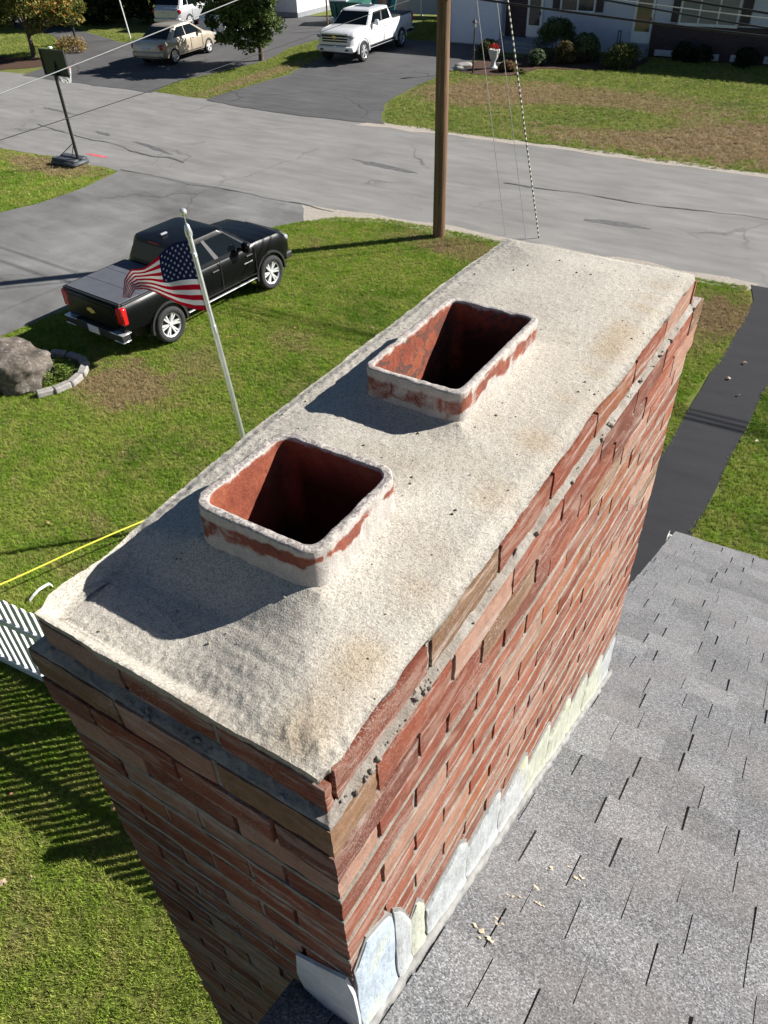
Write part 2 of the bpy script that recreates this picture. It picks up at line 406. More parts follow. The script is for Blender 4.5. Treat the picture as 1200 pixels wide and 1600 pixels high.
m = Mat('chimney brick', rough=.9, spec=.2); p = m.pos(); a = m.attr('col')
c = m.mix(.8, a, m.ramp(m.noise(p, 34, 6, .72), [(.25, .55), (.5, 1.0), (.75, 1.3)]), 'MULTIPLY')
c = m.mix(.6, c, m.ramp(m.noise(p, 260, 3, .8), [(.3, .68), (.7, 1.35)]), 'MULTIPLY')
st = m.noise(m.stretch(p, (3.2, 3.2, 11)), 2.3, 7, .72, .8)
c = m.mix(m.ramp(st, [(.49, 0.0), (.62, .5)]), c, (.355, .245, .19))
s2 = m.noise(m.stretch(p, (2.0, 1.6, 22)), 2.0, 7, .75, .5)
c = m.mix(m.math('MULTIPLY', m.ramp(s2, [(.54, 0.0), (.62, .75)]), m.ramp(m.noise(p, 55, 4, .7), [(.3, .25), (.62, 1.0)])), c, (.46, .395, .345))
sp = m.math('MULTIPLY', m.ramp(m.noise(p, 300, 2, .6), [(.56, 0.0), (.62, 1.0)]), m.ramp(m.noise(p, 6, 3), [(.45, 0.0), (.65, .6)]))
c = m.mix(sp, c, (.42, .34, .30)); m.color(c)
m.bump(m.noise(p, 150, 6, .8), .7, .004); M_brick = m.m
m = Mat('chimney mortar', rough=.95, spec=.1); p = m.pos()
c = m.ramp(m.noise(p, 20, 6, .7), [(.25, (.20, .17, .14)), (.5, (.36, .315, .26)), (.72, (.52, .47, .41))])
m.color(m.mix(.5, c, m.ramp(m.noise(p, 240, 3), [(.3, .7), (.7, 1.3)]), 'MULTIPLY')); m.bump(m.noise(p, 170, 5, .8), .9, .006); M_mortar = m.m
m = Mat('ledge mortar', rough=.95, spec=.15); p = m.obj()
c = m.ramp(m.noise(p, 11, 6, .7), [(.3, (.24, .20, .165)), (.5, (.37, .335, .29)), (.7, (.50, .475, .43))])
m.color(m.mix(.4, c, m.ramp(m.noise(p, 260, 3), [(.3, .7), (.7, 1.3)]), 'MULTIPLY')); m.bump(m.noise(p, 120, 6, .8), 1.0, .008); M_ledge = m.m

chim = thing('brick_chimney', 'red brick chimney with pale mortar crown and two clay flues beside the grey roof', 'chimney', (0, 0, 0))

# brickwork: every brick a worn block of its own inside one mesh
BR = [(0.214, 0.063, 0.035), (0.182, 0.055, 0.033), (0.237, 0.076, 0.043), (0.255, 0.095, 0.049), (0.155, 0.055, 0.037), (0.187, 0.105, 0.057), (0.301, 0.156, 0.106), (0.337, 0.189, 0.135)]
BW = [10, 8, 9, 6, 4, 2, 5, 3]
br = MB()
def brick(x0, x1, y0, y1, z0, z1, fine, col):
    """block with chipped, wavering edges; fine gives the visible ones a mesh to waver"""
    j = lambda a=.0008: rnd.uniform(-a, a)
    x0 += j(); x1 += j(); y0 += j(); y1 += j(); z0 += j(.0009); z1 += j(.0009)
    if not fine: br.box(x0, x1, y0, y1, z0, z1, col=col); return
    nx, ny, nz = max(2, int((x1 - x0) / .024)), max(2, int((y1 - y0) / .024)), 4
    sd = rnd.uniform(0, 99); idx = {}; vs = []; cc = []; F = []
    def pt(i, k, l):
        if (i, k, l) in idx: return idx[i, k, l]
        q = Vector((lerp(x0, x1, i / nx), lerp(y0, y1, k / ny), lerp(z0, z1, l / nz)))
        e = (i in (0, nx)) + (k in (0, ny)) + (l in (0, nz))
        r = .0020 if e >= 2 else .0009
        d = noise.noise_vector((q.x * 42 + sd, q.y * 42, q.z * 42)) * r
        if e >= 2:
            cx = Vector(((x0 + x1) / 2, (y0 + y1) / 2, (z0 + z1) / 2)); w = (cx - q); w = Vector((math.copysign(1, w.x) if i in (0, nx) else 0, math.copysign(1, w.y) if k in (0, ny) else 0, math.copysign(1, w.z) if l in (0, nz) else 0))
            d += w * .0012 * (1 + n3(q.x * 60 + sd, q.y * 60, q.z * 60))
        idx[i, k, l] = len(vs); vs.append(q + d); cc.append(col); return idx[i, k, l]
    for i in range(nx):
        for l in range(nz):
            for k in (0, ny): F.append([pt(i, k, l), pt(i + 1, k, l), pt(i + 1, k, l + 1), pt(i, k, l + 1)])
    for k in range(ny):
        for l in range(nz):
            for i in (0, nx): F.append([pt(i, k, l), pt(i, k + 1, l), pt(i, k + 1, l + 1), pt(i, k, l + 1)])
    for i in range(nx):
        for k in range(ny):
            for l in (0, nz): F.append([pt(i, k, l), pt(i + 1, k, l), pt(i + 1, k + 1, l), pt(i, k + 1, l)])
    br.add(vs, F, col=cc)
mo = MB()
def course(z0, z1, X0, X1, Y0, Y1, odd, fine, gap=.0062, D=.098):
    def col(): 
        c = rnd.choices(BR, BW)[0]; f = rnd.uniform(.85, 1.15); return tuple(x * f for x in c)
    def run(a, b, n):
        w = (b - a) / n; cuts = [a] + [a + w * (i + 1) + rnd.uniform(-.006, .006) for i in range(n - 1)] + [b]
        return [(cuts[i] + (gap / 2 if i else 0), cuts[i + 1] - (gap / 2 if i < n - 1 else 0)) for i in range(n)]
    ly = (Y0, Y1) if not odd else (Y0 + D + gap, Y1 - D - gap); lx = (X0, X1) if odd else (X0 + D + gap, X1 - D - gap)
    for xa, xb in ((X1 - D, X1), (X0, X0 + D)):
        for i, (a, b) in enumerate(run(*ly, 8 if not odd else 7)):
            brick(xa, xb, a, b, z0, z1 - (.034 if D < .05 and xa == X0 else 0), fine and xb == X1, col())
            if b < ly[1] - .01 and rnd.random() < .38:      # some head joints are still full of mortar
                mo.box(xa + .004, xb - .003 - rnd.random() * .003, b - .001, b + gap + .001, z0, z1)
    for ya, yb in ((Y0, Y0 + D), (Y1 - D, Y1)):
        for i, (a, b) in enumerate(run(*lx, 2 if not odd else 3)):
            brick(a, b, ya, yb, z0, z1 - (.009 if D < .05 and ya == Y0 else 0), fine and ya == Y0, col())
            if b < lx[1] - .01 and rnd.random() < .7: mo.box(b - .001, b + gap + .001, ya + .003, yb - .003, z0, z1)
        if not odd:
            for s in (0, 1): pass
nC = int(CHZ / PITCH)
for i in range(nC):
    zt = CHZ - i * PITCH; o = .007 if i < 2 else .0
    if i == 0: pass
    course(zt - PITCH + .0098, zt, KX0 - o, KX1 + o, KY0 - o, KY1 + o, i % 2 == 0, i < 42)
# the set-back course under the crown
course(CHZ + .006, CHZ + .068, KX0 + .024, KX1 - .008, KY0 + .010, KY1 - .055, True, True, .0075, .013)
br.build('brickwork', M_brick, chim, smooth=35)
for i in range(nC):
    zt = CHZ - i * PITCH; o = .007 if i < 2 else 0
    zz0, zz1 = zt - PITCH - .0005, zt - PITCH + .0102
    nseg = 60
    if i < 42:   # bed joints waver in depth along the visible sides
        def ring(z, s): 
            pts = []
            for a in range(nseg): 
                y = lerp(KY0, KY1, a / nseg); pts.append((KX1 + .0002 + .0016 * fbm(y * 14, i * 3.1, s), y, z))
            for a in range(20):
                x = lerp(KX1, KX0, a / 20); pts.append((x, KY1 - .003, z))
            for a in range(10): pts.append((KX0 + .003, lerp(KY1, KY0, a / 10), z))
            for a in range(24):
                x = lerp(KX0, KX1, a / 24); pts.append((x + (.004 if a == 0 else 0), KY0 + .0006 - .0016 * fbm(x * 14, i * 3.1, s + 5), z))
            return pts
        A, B = ring(zz0, 1), ring(zz1, 1); n = len(A)
        sh = lambda P: [(lerp(-.58, x, .90 if abs(x + .58) > .2 else 1), lerp(1.14, y, .97), z) for x, y, z in P]
        mo.add(A + B + sh(A) + sh(B), [[k, (k + 1) % n, n + (k + 1) % n, n + k] for k in range(n)] 
                + [[k, (k + 1) % n, 2 * n + (k + 1) % n, 2 * n + k] for k in range(n)] + [[n + k, n + (k + 1) % n, 3 * n + (k + 1) % n, 3 * n + k] for k in range(n)])
    else: mo.box(KX0 + .003, KX1 - .003, KY0 + .003, KY1 - .003, zz0, zz1)
def hollow(x0, x1, y0, y1, z0, z1):
    a, b_, c_, d_ = -.704, -.463, .540, 1.33            # the shaft left open for the flues
    mo.box(x0, a, y0, y1, z0, z1); mo.box(b_, x1, y0, y1, z0, z1); mo.box(a, b_, y0, c_, z0, z1); mo.box(a, b_, d_, y1, z0, z1)
    mo.box(a, b_, .772, .982, z0, z1)
hollow(KX0 + .024, KX1 - .024, KY0 + .022, KY1 - .022, CHZ - 1.4, CHZ + .02)
mo.box(KX0 + .016, KX1 - .016, KY0 + .016, KY1 - .016, 0, CHZ - 1.4)
hollow(KX0 + .034, KX1 - .026, KY0 + .027, KY1 - .066, CHZ + .02, CHZ + .040)
mo.build('mortar_joints', M_mortar, chim)

# mortar wash on the ledge between the projecting course and the set-back course
le = MB()
ix0, ix1, iy0, iy1 = KX0 + .021, KX1 - .0105, KY0 + .0125, KY1 - .058
ox0, ox1, oy0, oy1 = KX0 - .004, KX1 + .004, KY0 - .004, KY1 + .004
def per(a, b, c, d, t):
    t = t % 4
    return (lerp(a, b, t), c) if t < 1 else (b, lerp(c, d, t - 1)) if t < 2 else (lerp(b, a, t - 2), d) if t < 3 else (a, lerp(d, c, t - 3))
NT, NS = 900, 8
vs = []
for k in range(NT):
    t = 4 * k / NT
    # spend more steps on the long sides
    xi, yi = per(ix0, ix1, iy0, iy1, t); xo, yo = per(ox0, ox1, oy0, oy1, t)
    for q in range(NS + 1):
        u = q / NS; x, y = lerp(xi, xo, u), lerp(yi, yo, u)
        lump = .006 * max(0, fbm(x * 60, y * 60, 2.0, 4)) + .004 * fbm(x * 18, y * 18, 5, 3)
        cr = max(0., n3(x * 75, y * 75, 9.)) ** 2 * .02 * (n3(x * 9, y * 9, 4) > -.05)
        z = CHZ + lerp(.011, .001, u ** .8) + (lump + cr) * sin(pi * min(1, u + .12)) + (-.006 if u == 1 else 0)
        vs.append((x, y, z))
F = [[k * (NS + 1) + q, ((k + 1) % NT) * (NS + 1) + q, ((k + 1) % NT) * (NS + 1) + q + 1, k * (NS + 1) + q + 1] for k in range(NT) for q in range(NS)]
le.add(vs, F)
for k in range(70):          # crumbs of dropped mortar on the ledge
    t = rnd.choice([.45 + rnd.gauss(0, .06), .62 + rnd.gauss(0, .03), 1.06 + rnd.gauss(0, .025), 1.06 + rnd.gauss(0, .025), 1.14 + rnd.gauss(0, .012), 1.62 + rnd.gauss(0, .1), rnd.uniform(1, 2)])
    a = per(ix0, ix1, iy0, iy1, t); b = per(ox0, ox1, oy0, oy1, t); u = rnd.uniform(.45, 1.0); r = rnd.choice([.0015, .002, .0025, .004])
    c0 = Vector((lerp(a[0], b[0], u), lerp(a[1], b[1], u), CHZ + lerp(.010, .003, u)))
    vv = [];  ff = []
    for la in range(5):
        for lo in range(7):
            d = Vector((sin(pi * la / 4) * cos(2 * pi * lo / 7), sin(pi * la / 4) * sin(2 * pi * lo / 7), cos(pi * la / 4)))
            vv.append(c0 + d * r * (1 + 1.1 * n3(d.x * 1.7 + k, d.y * 1.7, d.z * 1.7)))
    for la in range(4):
        for lo in range(7): ff.append([la * 7 + lo, la * 7 + (lo + 1) % 7, (la + 1) * 7 + (lo + 1) % 7, (la + 1) * 7 + lo])
    le.add(vv, ff)
le.build('mortar_ledge', M_ledge, chim, smooth=60)

# flues
ZR = H - .684
FL = [(-.697, -.4725, .549, .766), (-.6915, -.4915, .990, 1.322)]       # x0,x1,y0,y1 of the two tiles
def rrect(x0, x1, y0, y1, r, n=7):
    pts = []
    for cx, cy, a0 in ((x1 - r, y1 - r, 0), (x0 + r, y1 - r, 90), (x0 + r, y0 + r, 180), (x1 - r, y0 + r, 270)):
        for k in range(n): 
            a = radians(a0 + 90 * k / (n - 1)); pts.append((cx + r * cos(a), cy + r * sin(a)))
    return pts
def resample(pts, n):
    L = [0]
    for a, b in zip(pts, pts[1:] + pts[:1]): L.append(L[-1] + math.hypot(b[0] - a[0], b[1] - a[1]))
    out = []; P = pts + pts[:1]; j = 0
    for i in range(n):
        s = L[-1] * i / n
        while L[j + 1] < s: j += 1
        t = (s - L[j]) / max(1e-9, L[j + 1] - L[j]); out.append((lerp(P[j][0], P[j + 1][0], t), lerp(P[j][1], P[j + 1][1], t)))
    return out
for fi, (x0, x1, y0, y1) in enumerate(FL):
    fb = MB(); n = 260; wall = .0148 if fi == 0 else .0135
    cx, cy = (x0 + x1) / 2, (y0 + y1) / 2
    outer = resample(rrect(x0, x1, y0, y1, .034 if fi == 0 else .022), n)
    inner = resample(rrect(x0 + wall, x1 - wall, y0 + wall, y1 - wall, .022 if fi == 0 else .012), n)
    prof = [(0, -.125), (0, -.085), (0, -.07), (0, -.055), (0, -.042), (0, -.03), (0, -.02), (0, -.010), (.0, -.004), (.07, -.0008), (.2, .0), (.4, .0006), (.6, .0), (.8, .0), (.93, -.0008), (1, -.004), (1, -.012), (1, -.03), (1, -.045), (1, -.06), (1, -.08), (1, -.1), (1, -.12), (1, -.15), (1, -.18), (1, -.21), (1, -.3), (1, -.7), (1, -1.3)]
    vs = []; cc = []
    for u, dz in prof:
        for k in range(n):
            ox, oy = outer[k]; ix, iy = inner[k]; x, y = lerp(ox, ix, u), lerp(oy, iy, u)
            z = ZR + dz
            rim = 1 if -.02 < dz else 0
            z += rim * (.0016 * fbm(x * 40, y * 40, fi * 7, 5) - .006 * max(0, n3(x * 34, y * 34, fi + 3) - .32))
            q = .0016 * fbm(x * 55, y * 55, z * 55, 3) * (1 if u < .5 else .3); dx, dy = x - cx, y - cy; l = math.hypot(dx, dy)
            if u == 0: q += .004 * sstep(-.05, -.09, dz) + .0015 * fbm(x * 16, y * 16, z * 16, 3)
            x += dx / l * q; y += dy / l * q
            # col.r: lime and mortar smear, col.g: dark specks, col.b: flaking, alpha: painted shade inside the flue
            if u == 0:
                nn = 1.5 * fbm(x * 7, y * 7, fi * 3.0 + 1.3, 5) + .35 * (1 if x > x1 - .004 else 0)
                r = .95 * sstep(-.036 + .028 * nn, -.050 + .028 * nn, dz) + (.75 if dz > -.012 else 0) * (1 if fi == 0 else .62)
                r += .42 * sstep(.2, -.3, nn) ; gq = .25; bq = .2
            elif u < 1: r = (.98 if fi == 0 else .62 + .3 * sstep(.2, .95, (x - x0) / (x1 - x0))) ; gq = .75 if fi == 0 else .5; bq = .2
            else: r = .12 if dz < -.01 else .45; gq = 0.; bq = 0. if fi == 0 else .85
            lf = sstep(x0 + wall + .035, x0 + wall + .006, x); wall_shade = 0 if u < 1 else clamp(lerp(sstep(-.004, -.085, dz) * .93, sstep(-.11, -.2, dz) * .93, lf))  # shade painted down the inner walls, starting deeper on the sunlit left wall
            vs.append((x, y, z)); cc.append((clamp(r), gq, bq, 1 - wall_shade))
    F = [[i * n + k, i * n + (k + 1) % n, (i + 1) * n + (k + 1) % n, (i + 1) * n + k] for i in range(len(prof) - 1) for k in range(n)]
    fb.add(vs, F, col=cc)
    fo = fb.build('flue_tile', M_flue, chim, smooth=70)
    fo['label'] = ('square clay flue tile with a thick white mortar-caked rim' if fi == 0 else 'longer clay flue tile with a bare red rim and flaking lining')

# crown
cx0, cx1, cy0, cy1 = -.824, -.3165, .338, 1.893
NX, NY = 190, 560
def crown_z(x, y):
    ex0, ex1, ey0, ey1 = x - cx0, cx1 - x, y - cy0, cy1 - y
    e = min(ex0 * 1.15, ex1 * .8, ey0 * .75, ey1)
    z = H - .781 + .014 * sstep(0, .16, e) + .006 * sstep(0, .03, e)
    z += .010 * sstep(.18, .5, ey0) * sstep(0, .3, ey1) - .036 * sstep(-.005, .022, ex0) * sstep(.001, .032, ey0) * sstep(-.012, .075, .545 - y) * sstep(.0, .20, -.42 - x)
    for (x0, x1, y0, y1) in FL:                       # mortar drawn up against the tiles
        dx = max(x0 - x, 0, x - x1); dy = max(y0 - y, 0, y - y1); d = math.hypot(dx, dy)
        z += .010 * math.exp(-d / .022)
    rough = .35 + .55 * sstep(.09, .01, min(ex0, ey0 * .8)) + .35 * sstep(.03, .0, min(ex1, ey1))
    z += .0036 * fbm(x * 4, y * 4, 1.5, 2) + rough * (.0017 * fbm(x * 95, y * 95, 4.4, 3) + .0009 * max(-.3, n3(x * 230, y * 230, 2.2)))
    z += .0007 * n3(x * 9 + y * 6, (y * 1.0 - x * .5) * 38, 6.1) * sstep(.02, .1, e)
    tr = sstep(.30, .05, ey0) * sstep(.0, .06, ey0) * sstep(.45, .1, abs(x + .55) * 2)       # trowel drags near the front edge
    z += .0011 * tr * n3(x * 7, (y + .18 * x) * 95, 8.8)
    return z
cb = MB(); vs = []; cc = []
def outl(a, b, y): return 0
for j in range(NY + 1):
    for i in range(NX + 1):
        u, v = i / NX, j / NY; x, y = lerp(cx0, cx1, u), lerp(cy0, cy1, v)
        w = sstep(.86, 1.0, abs(u - .5) * 2); wy = sstep(.95, 1.0, abs(v - .5) * 2)
        x += w * (.0042 * fbm(y * 9, 3.3 if u > .5 else 8.1, 0, 5) * (1.1 if u > .5 else .8) + (-.0055 if u > .5 else 0) * max(0, n3(y * 3.1, 7, 7) + .1) * 1.8) + (.010 * wy * (-1 if u > .5 else 1) * w)
        y += wy * .0028 * fbm(x * 9, 1.1 if v > .5 else 5.7, 0, 4)
        z = crown_z(x, y)
        t = 1.0 - .28 * sstep(.30, .0, math.hypot((x + .74) * 1.3, (y - 1.86) * .9)) * (n3(x * 8, y * 8, 3) * .5 + .8)
        t2 = sstep(.06, .0, abs(x - cx1 + .055)) * sstep(.05, .35, fbm(y * 3, 2, 2, 4) + .15)
        vs.append((x, y, z)); cc.append((t * (1 - .07 * t2), t * (1 - .16 * t2), t * (1 - .28 * t2)))
keep = []
for j in range(NY):
    for i in range(NX):
        u, v = (i + .5) / NX, (j + .5) / NY; x, y = lerp(cx0, cx1, u), lerp(cy0, cy1, v)
        if any(x0 + .008 < x < x1 - .008 and y0 + .008 < y < y1 - .008 for (x0, x1, y0, y1) in FL): continue
        a = j * (NX + 1) + i; keep.append([a, a + 1, a + NX + 2, a + NX + 1])
cb.add(vs, keep, col=cc)
bd = [i for i in range(NX + 1)] + [j * (NX + 1) + NX for j in range(1, NY + 1)] + [NY * (NX + 1) + i for i in range(NX - 1, -1, -1)] + [j * (NX + 1) for j in range(NY - 1, 0, -1)]
sk = [vs[k] for k in bd]; sk2 = []
for (x, y, z) in sk:
    right = x > cx1 - .03 and cy0 + .02 < y < cy1 - .02
    drop = .007 + (.013 if y < cy0 + .02 or x < cx0 + .03 else 0) + .006 * fbm(x * 17, y * 17, 9, 4) + (.016 * sstep(-.1, .5, fbm(y * 4.0, 1.7, 3.0, 4)) if right else 0)
    sx = -.0035 if x > cx1 - .03 else .003 if x < cx0 + .03 else 0
    sk2.append((x + sx, y + (.003 if y < cy0 + .02 else 0), z - drop))
sk3 = [(lerp(-.57, x, .9), lerp(1.1, y, .975), z - .004) for x, y, z in sk2]
n = len(sk); cb.add(sk + sk2 + sk3, [[k, (k + 1) % n, n + (k + 1) % n, n + k] for k in range(n)] + [[n + k, n + (k + 1) % n, 2 * n + (k + 1) % n, 2 * n + k] for k in range(n)], col=(.9, .9, .9))
for k in range(150):     # loose sand lumps on the crown
    x, y = rnd.uniform(cx0 + .01, cx1 - .01), rnd.uniform(cy0 + .01, cy1 - .02); r = rnd.choice([.0012, .0016, .002, .003])
    if any(a - .01 < x < b + .01 and c_ - .01 < y < d + .01 for a, b, c_, d in FL): continue
    z = crown_z(x, y) + r * .3; q = rnd.uniform(.55, .9)
    cb.add([(x + r, y, z), (x, y + r, z), (x - r, y, z), (x, y - r, z), (x, y, z + r), (x, y, z - r)], [(0, 1, 4), (1, 2, 4), (2, 3, 4), (3, 0, 4), (1, 0, 5), (2, 1, 5), (3, 2, 5), (0, 3, 5)], col=(q, q, q * .9))
cb.build('mortar_crown', M_crown, chim, smooth=80)

# flashing where the roof meets the brick
RS = -.4807
def roof_z(y): return H - 1.6021 + RS * (y - .343)
m = Mat('painted flashing', rough=.5, spec=.4); p = m.pos(); a = m.attr()
c = m.mix(1.0, a, m.ramp(m.noise(p, 22, 6, .7, 1.0), [(.3, .80), (.7, 1.16)]), 'MULTIPLY')
c = m.mix(m.ramp(m.noise(p, 7, 4, .6), [(.60, 0.0), (.74, .7)]), c, (.52, .50, .22))
c = m.mix(m.ramp(m.noise(p, 60, 5, .8), [(.60, 0.0), (.72, .6)]), c, (.24, .24, .24))
m.color(c); m.bump(m.noise(m.stretch(p, (1, 1, .5)), 26, 4, .6), .7, .012); M_flash = m.m
M_caulk = plain('grey sealant', (.22, .215, .205), .8, var=.3, scale=30, bump=.004)
pieces = [[(.334, -1.332), (.372, -1.288), (.434, -1.327), (.446, -1.36)], [(.449, -1.345), (.476, -1.395), (.500, -1.48)], [(.503, -1.50), (.528, -1.462), (.556, -1.53)], [(.562, -1.575), (.705, -1.552), (.738, -1.60)]]
for k in range(7):
    y0 = .744 + .172 * k; zt = -1.640 - .0826 * k
    pieces.append([(y0, zt - .010 - rnd.uniform(.0, .008)), (y0 + .15, zt - .002 + rnd.uniform(-.006, .006)), (min(y0 + .1705, KY1), zt - .022)])
ck = MB()
for i, top in enumerate(pieces):
    fb = MB(); ya, yb = top[0][0], top[-1][0]; tone = rnd.choice([(.38, .40, .40), (.36, .41, .45), (.42, .43, .35), (.41, .42, .42)])
    if i == 0: tone = (.38, .44, .50)
    n = max(5, int((yb - ya) / .009)); vs = []; R = 12; bow = rnd.uniform(-.001, .003)
    for k in range(n + 1):
        t = k / n; y = lerp(ya, yb, t)
        zt = H + pwl(y, top) + .003 * fbm(y * 40, i, 2, 4); zb = roof_z(y) + .012 + .006 * fbm(y * 30, i, 6, 3)
        for r in range(R + 1):
            u = r / R; z = lerp(zt, zb, u)
            x = KX1 + .0065 + .0022 * fbm(y * 14, z * 14, i, 3) + .006 * sstep(.82, 1.0, u) - .0022 * (sstep(.04, 0, t) + sstep(.96, 1, t)) - .002 * sstep(.06, 0, u) + .002 * (i % 2)
            vs.append((x, y + .0012 * fbm(z * 50, i, y * 10, 3), z))
    F = [[k * (R + 1) + r, (k + 1) * (R + 1) + r, (k + 1) * (R + 1) + r + 1, k * (R + 1) + r + 1] for k in range(n) for r in range(R)]
    fb.add(vs, F, col=tone)
    # turn the sheet back to the brick at its ends and its top
    rim = [k * (R + 1) for k in range(n + 1)]; e0 = [r for r in range(R + 1)]; e1 = [n * (R + 1) + r for r in range(R + 1)]
    for ch in (rim, e0, e1):
        back = [(KX1 - .004, vs[q][1], vs[q][2]) for q in ch]; fr = [vs[q] for q in ch]; L = len(ch)
        fb.add(fr + back, [[q, q + 1, L + q + 1, L + q] for q in range(L - 1)], col=tone)
    fb.build('flashing_piece', M_flash, chim, smooth=50)
    poly = [(ya - .006, roof_z(ya) + .004)] + [(y, H + z + .014 + .004 * n3(y * 60, i, 1)) for y, z in top] + [(yb + .006, roof_z(yb) + .004)]
    ck.prism(poly, lambda y, z: (KX1 - .004, y, z), lambda y, z: (KX1 + .0022, y, z))
# sealant bead along the roof
bead = [(KX1 + .012 + .006 * fbm(y * 25, 1, 1, 3), y, roof_z(y) + .014) for y in [.335 + .012 * k for k in range(137)]]
ck.tube(bead, [.011 + .004 * n3(q[1] * 40, 2, 2) for q in bead], 7)
ck.build('sealant', M_caulk, chim, smooth=60)
fb = MB(); poly = [(-.436, -1.498), (-.4257, -1.3978), (-.38, -1.378), (-.3213, -1.3467), (-.309, -1.40), (-.305, -1.50), (-.306, -1.585), (-.362, -1.592), (-.4268, -1.552)]
fb.prism([(x, z + H) for x, z in poly], lambda x, z: (x, KY0 - .001, z), lambda x, z: (x, KY0 - .007, z), col=(.60, .62, .64))
fb.build('flashing_piece', M_flash, chim)

# ------------------------------------------------------------------ the near house: roof, gutter, walls, open porch
house = thing('shingled_house', 'grey asphalt shingle roof of the near house, sloping down from the chimney to the street', 'house', (0, 0, 0))
m = Mat('asphalt shingle', rough=.95, spec=.15); p = m.obj(); a = m.attr()
g1 = m.voro(p, 330, 'F1', 'Color'); g1 = m.sep(g1)[0]
c = m.mix(.92, a, m.ramp(g1, [(0, .34), (.45, .9), (.8, 1.25), (1.0, 2.1)]), 'MULTIPLY')
c = m.mix(.6, c, m.ramp(m.noise(p, 120, 5, .8), [(.3, .65), (.7, 1.35)]), 'MULTIPLY')
c = m.mix(m.ramp(m.noise(p, 3.2, 5, .7), [(.4, 0.0), (.75, .35)]), c, (.235, .21, .195))
m.color(c); m.bump(m.noise(p, 300, 3, .8), .7, .003); M_shingle = m.m
XR, XE = -.459, 6.2
PY = .1315; Y0S = .604
rf = MB(); ny_ = Vector((0, -RS, 1)).normalized()
def rp(x, y, h): return (x + ny_.x * h, y + ny_.y * h, roof_z(y) + ny_.z * h)
kk = range(-36, 30)
for k in kk:
    ya, yb = Y0S + PY * k, Y0S + PY * (k + 1)
    tone0 = rnd.uniform(.93, 1.07)
    def piece(xa, xb, ha, hb, tone, over=.0):
        tn = tuple(t * tone for t in (.158, .160, .165)); d = rnd.uniform(-.003, .003); e = rnd.uniform(-.002, .002)
        rf.hexa([rp(xa, ya - over, -.004), rp(xb, ya - over, -.004), rp(xb + e, yb + d, -.004), rp(xa + e, yb + d, -.004),
                 rp(xa, ya - over, ha), rp(xb, ya - over, ha), rp(xb + e, yb + d, hb), rp(xa + e, yb + d, hb)], col=tn)
    x = XR
    while x < XE:                       # lower ply
        w = rnd.uniform(.85, 1.0); piece(x, min(XE, x + w) - .0012, .001, .0065, tone0 * rnd.uniform(.82, .98)); x += w
    x = XR - rnd.uniform(0, .2)
    while x < XE:                       # laminated tabs
        w = rnd.uniform(.085, .21); xa, xb = max(x, XR), min(x + w, XE)
        if xb - xa > .02: piece(xa, xb, .0055, .0145, tone0 * rnd.uniform(.86, 1.16), .012)
        x += w + rnd.choice([.0026, .0026, .003, rnd.uniform(.03, .12), rnd.uniform(.05, .16)])
ro = rf.build('roof', M_shingle, house)
bm = bmesh.new(); bm.from_mesh(ro.data)
bmesh.ops.bisect_plane(bm, geom=bm.verts[:] + bm.edges[:] + bm.faces[:], plane_co=(XR, 4.155, 0), plane_no=(-.13, 1, 0), clear_outer=True)
bm.to_mesh(ro.data); bm.free()
def yeave(x): return 4.155 + .13 * (x - XR)
M_white = plain('white painted trim', (.72, .72, .70), .5, var=.06)
M_siding_w = plain('pale siding', (.55, .56, .57), .7, var=.08)
dk = MB()
dk.hexa([(XR + .01, -4.1, roof_z(-4.1) - .06), (XE, -4.1, roof_z(-4.1) - .06), (XE, yeave(XE) - .03, roof_z(yeave(XE)) - .05), (XR + .01, 4.12, roof_z(4.12) - .06),
         (XR + .01, -4.1, roof_z(-4.1) - .012), (XE, -4.1, roof_z(-4.1) - .012), (XE, yeave(XE) - .03, roof_z(yeave(XE)) - .012), (XR + .01, 4.12, roof_z(4.12) - .012)])
zr = roof_z(-4.1)
dk.hexa([(XR + .01, -12.3, zr - .47 * 8.2 - .06), (XE, -12.3, zr - .47 * 8.2 - .06), (XE, -4.11, zr - .06), (XR + .01, -4.11, zr - .06), (XR + .01, -12.3, zr - .47 * 8.2), (XE, -12.3, zr - .47 * 8.2), (XE, -4.11, zr + .01), (XR + .01, -4.11, zr + .01)])
dk.build('roof_deck', plain('plywood deck', (.2, .17, .13), .9), house)
rk = MB()
for (a, b) in ((-4.1, KY0 - .02), (KY1 + .02, 4.15)):
    rk.hexa([(XR - .002, a, roof_z(a) - .15), (XR + .018, a, roof_z(a) - .15), (XR + .018, b, roof_z(b) - .15), (XR - .002, b, roof_z(b) - .15), (XR - .002, a, roof_z(a) - .008), (XR + .018, a, roof_z(a) - .008), (XR + .018, b, roof_z(b) - .008), (XR - .002, b, roof_z(b) - .008)])
rk.build('rake_board', M_white, house)
gt = MB(); L0, L1 = XR - .03, XE
def gp(x, dy, dz): return (x, yeave(x) + dy, roof_z(yeave(x)) + dz)
pr = [(-.07, -.03), (-.07, -.12), (-.01, -.125), (.012, -.07), (.012, -.034), (.006, -.034), (.006, -.065), (-.014, -.115), (-.062, -.11), (-.062, -.03)]
n = len(pr); gt.add([gp(L0, *q) for q in pr] + [gp(L1, *q) for q in pr], [[k, (k + 1) % n, n + (k + 1) % n, n + k] for k in range(n)])
gt.add([gp(L0 - .002, *q) for q in [(-.07, .0), (-.07, -.12), (-.01, -.125), (.014, -.07), (.014, .004)]], [[0, 1, 2, 3, 4]])
gt.build('gutter', M_white, house)
wl = MB()
zf = roof_z(1.9) - .08
pf = [(1.9, 0), (1.9, zf), (-4.1, roof_z(-4.1) - .08), (-11.8, zr - .47 * 7.7 - .08), (-11.8, 0)]
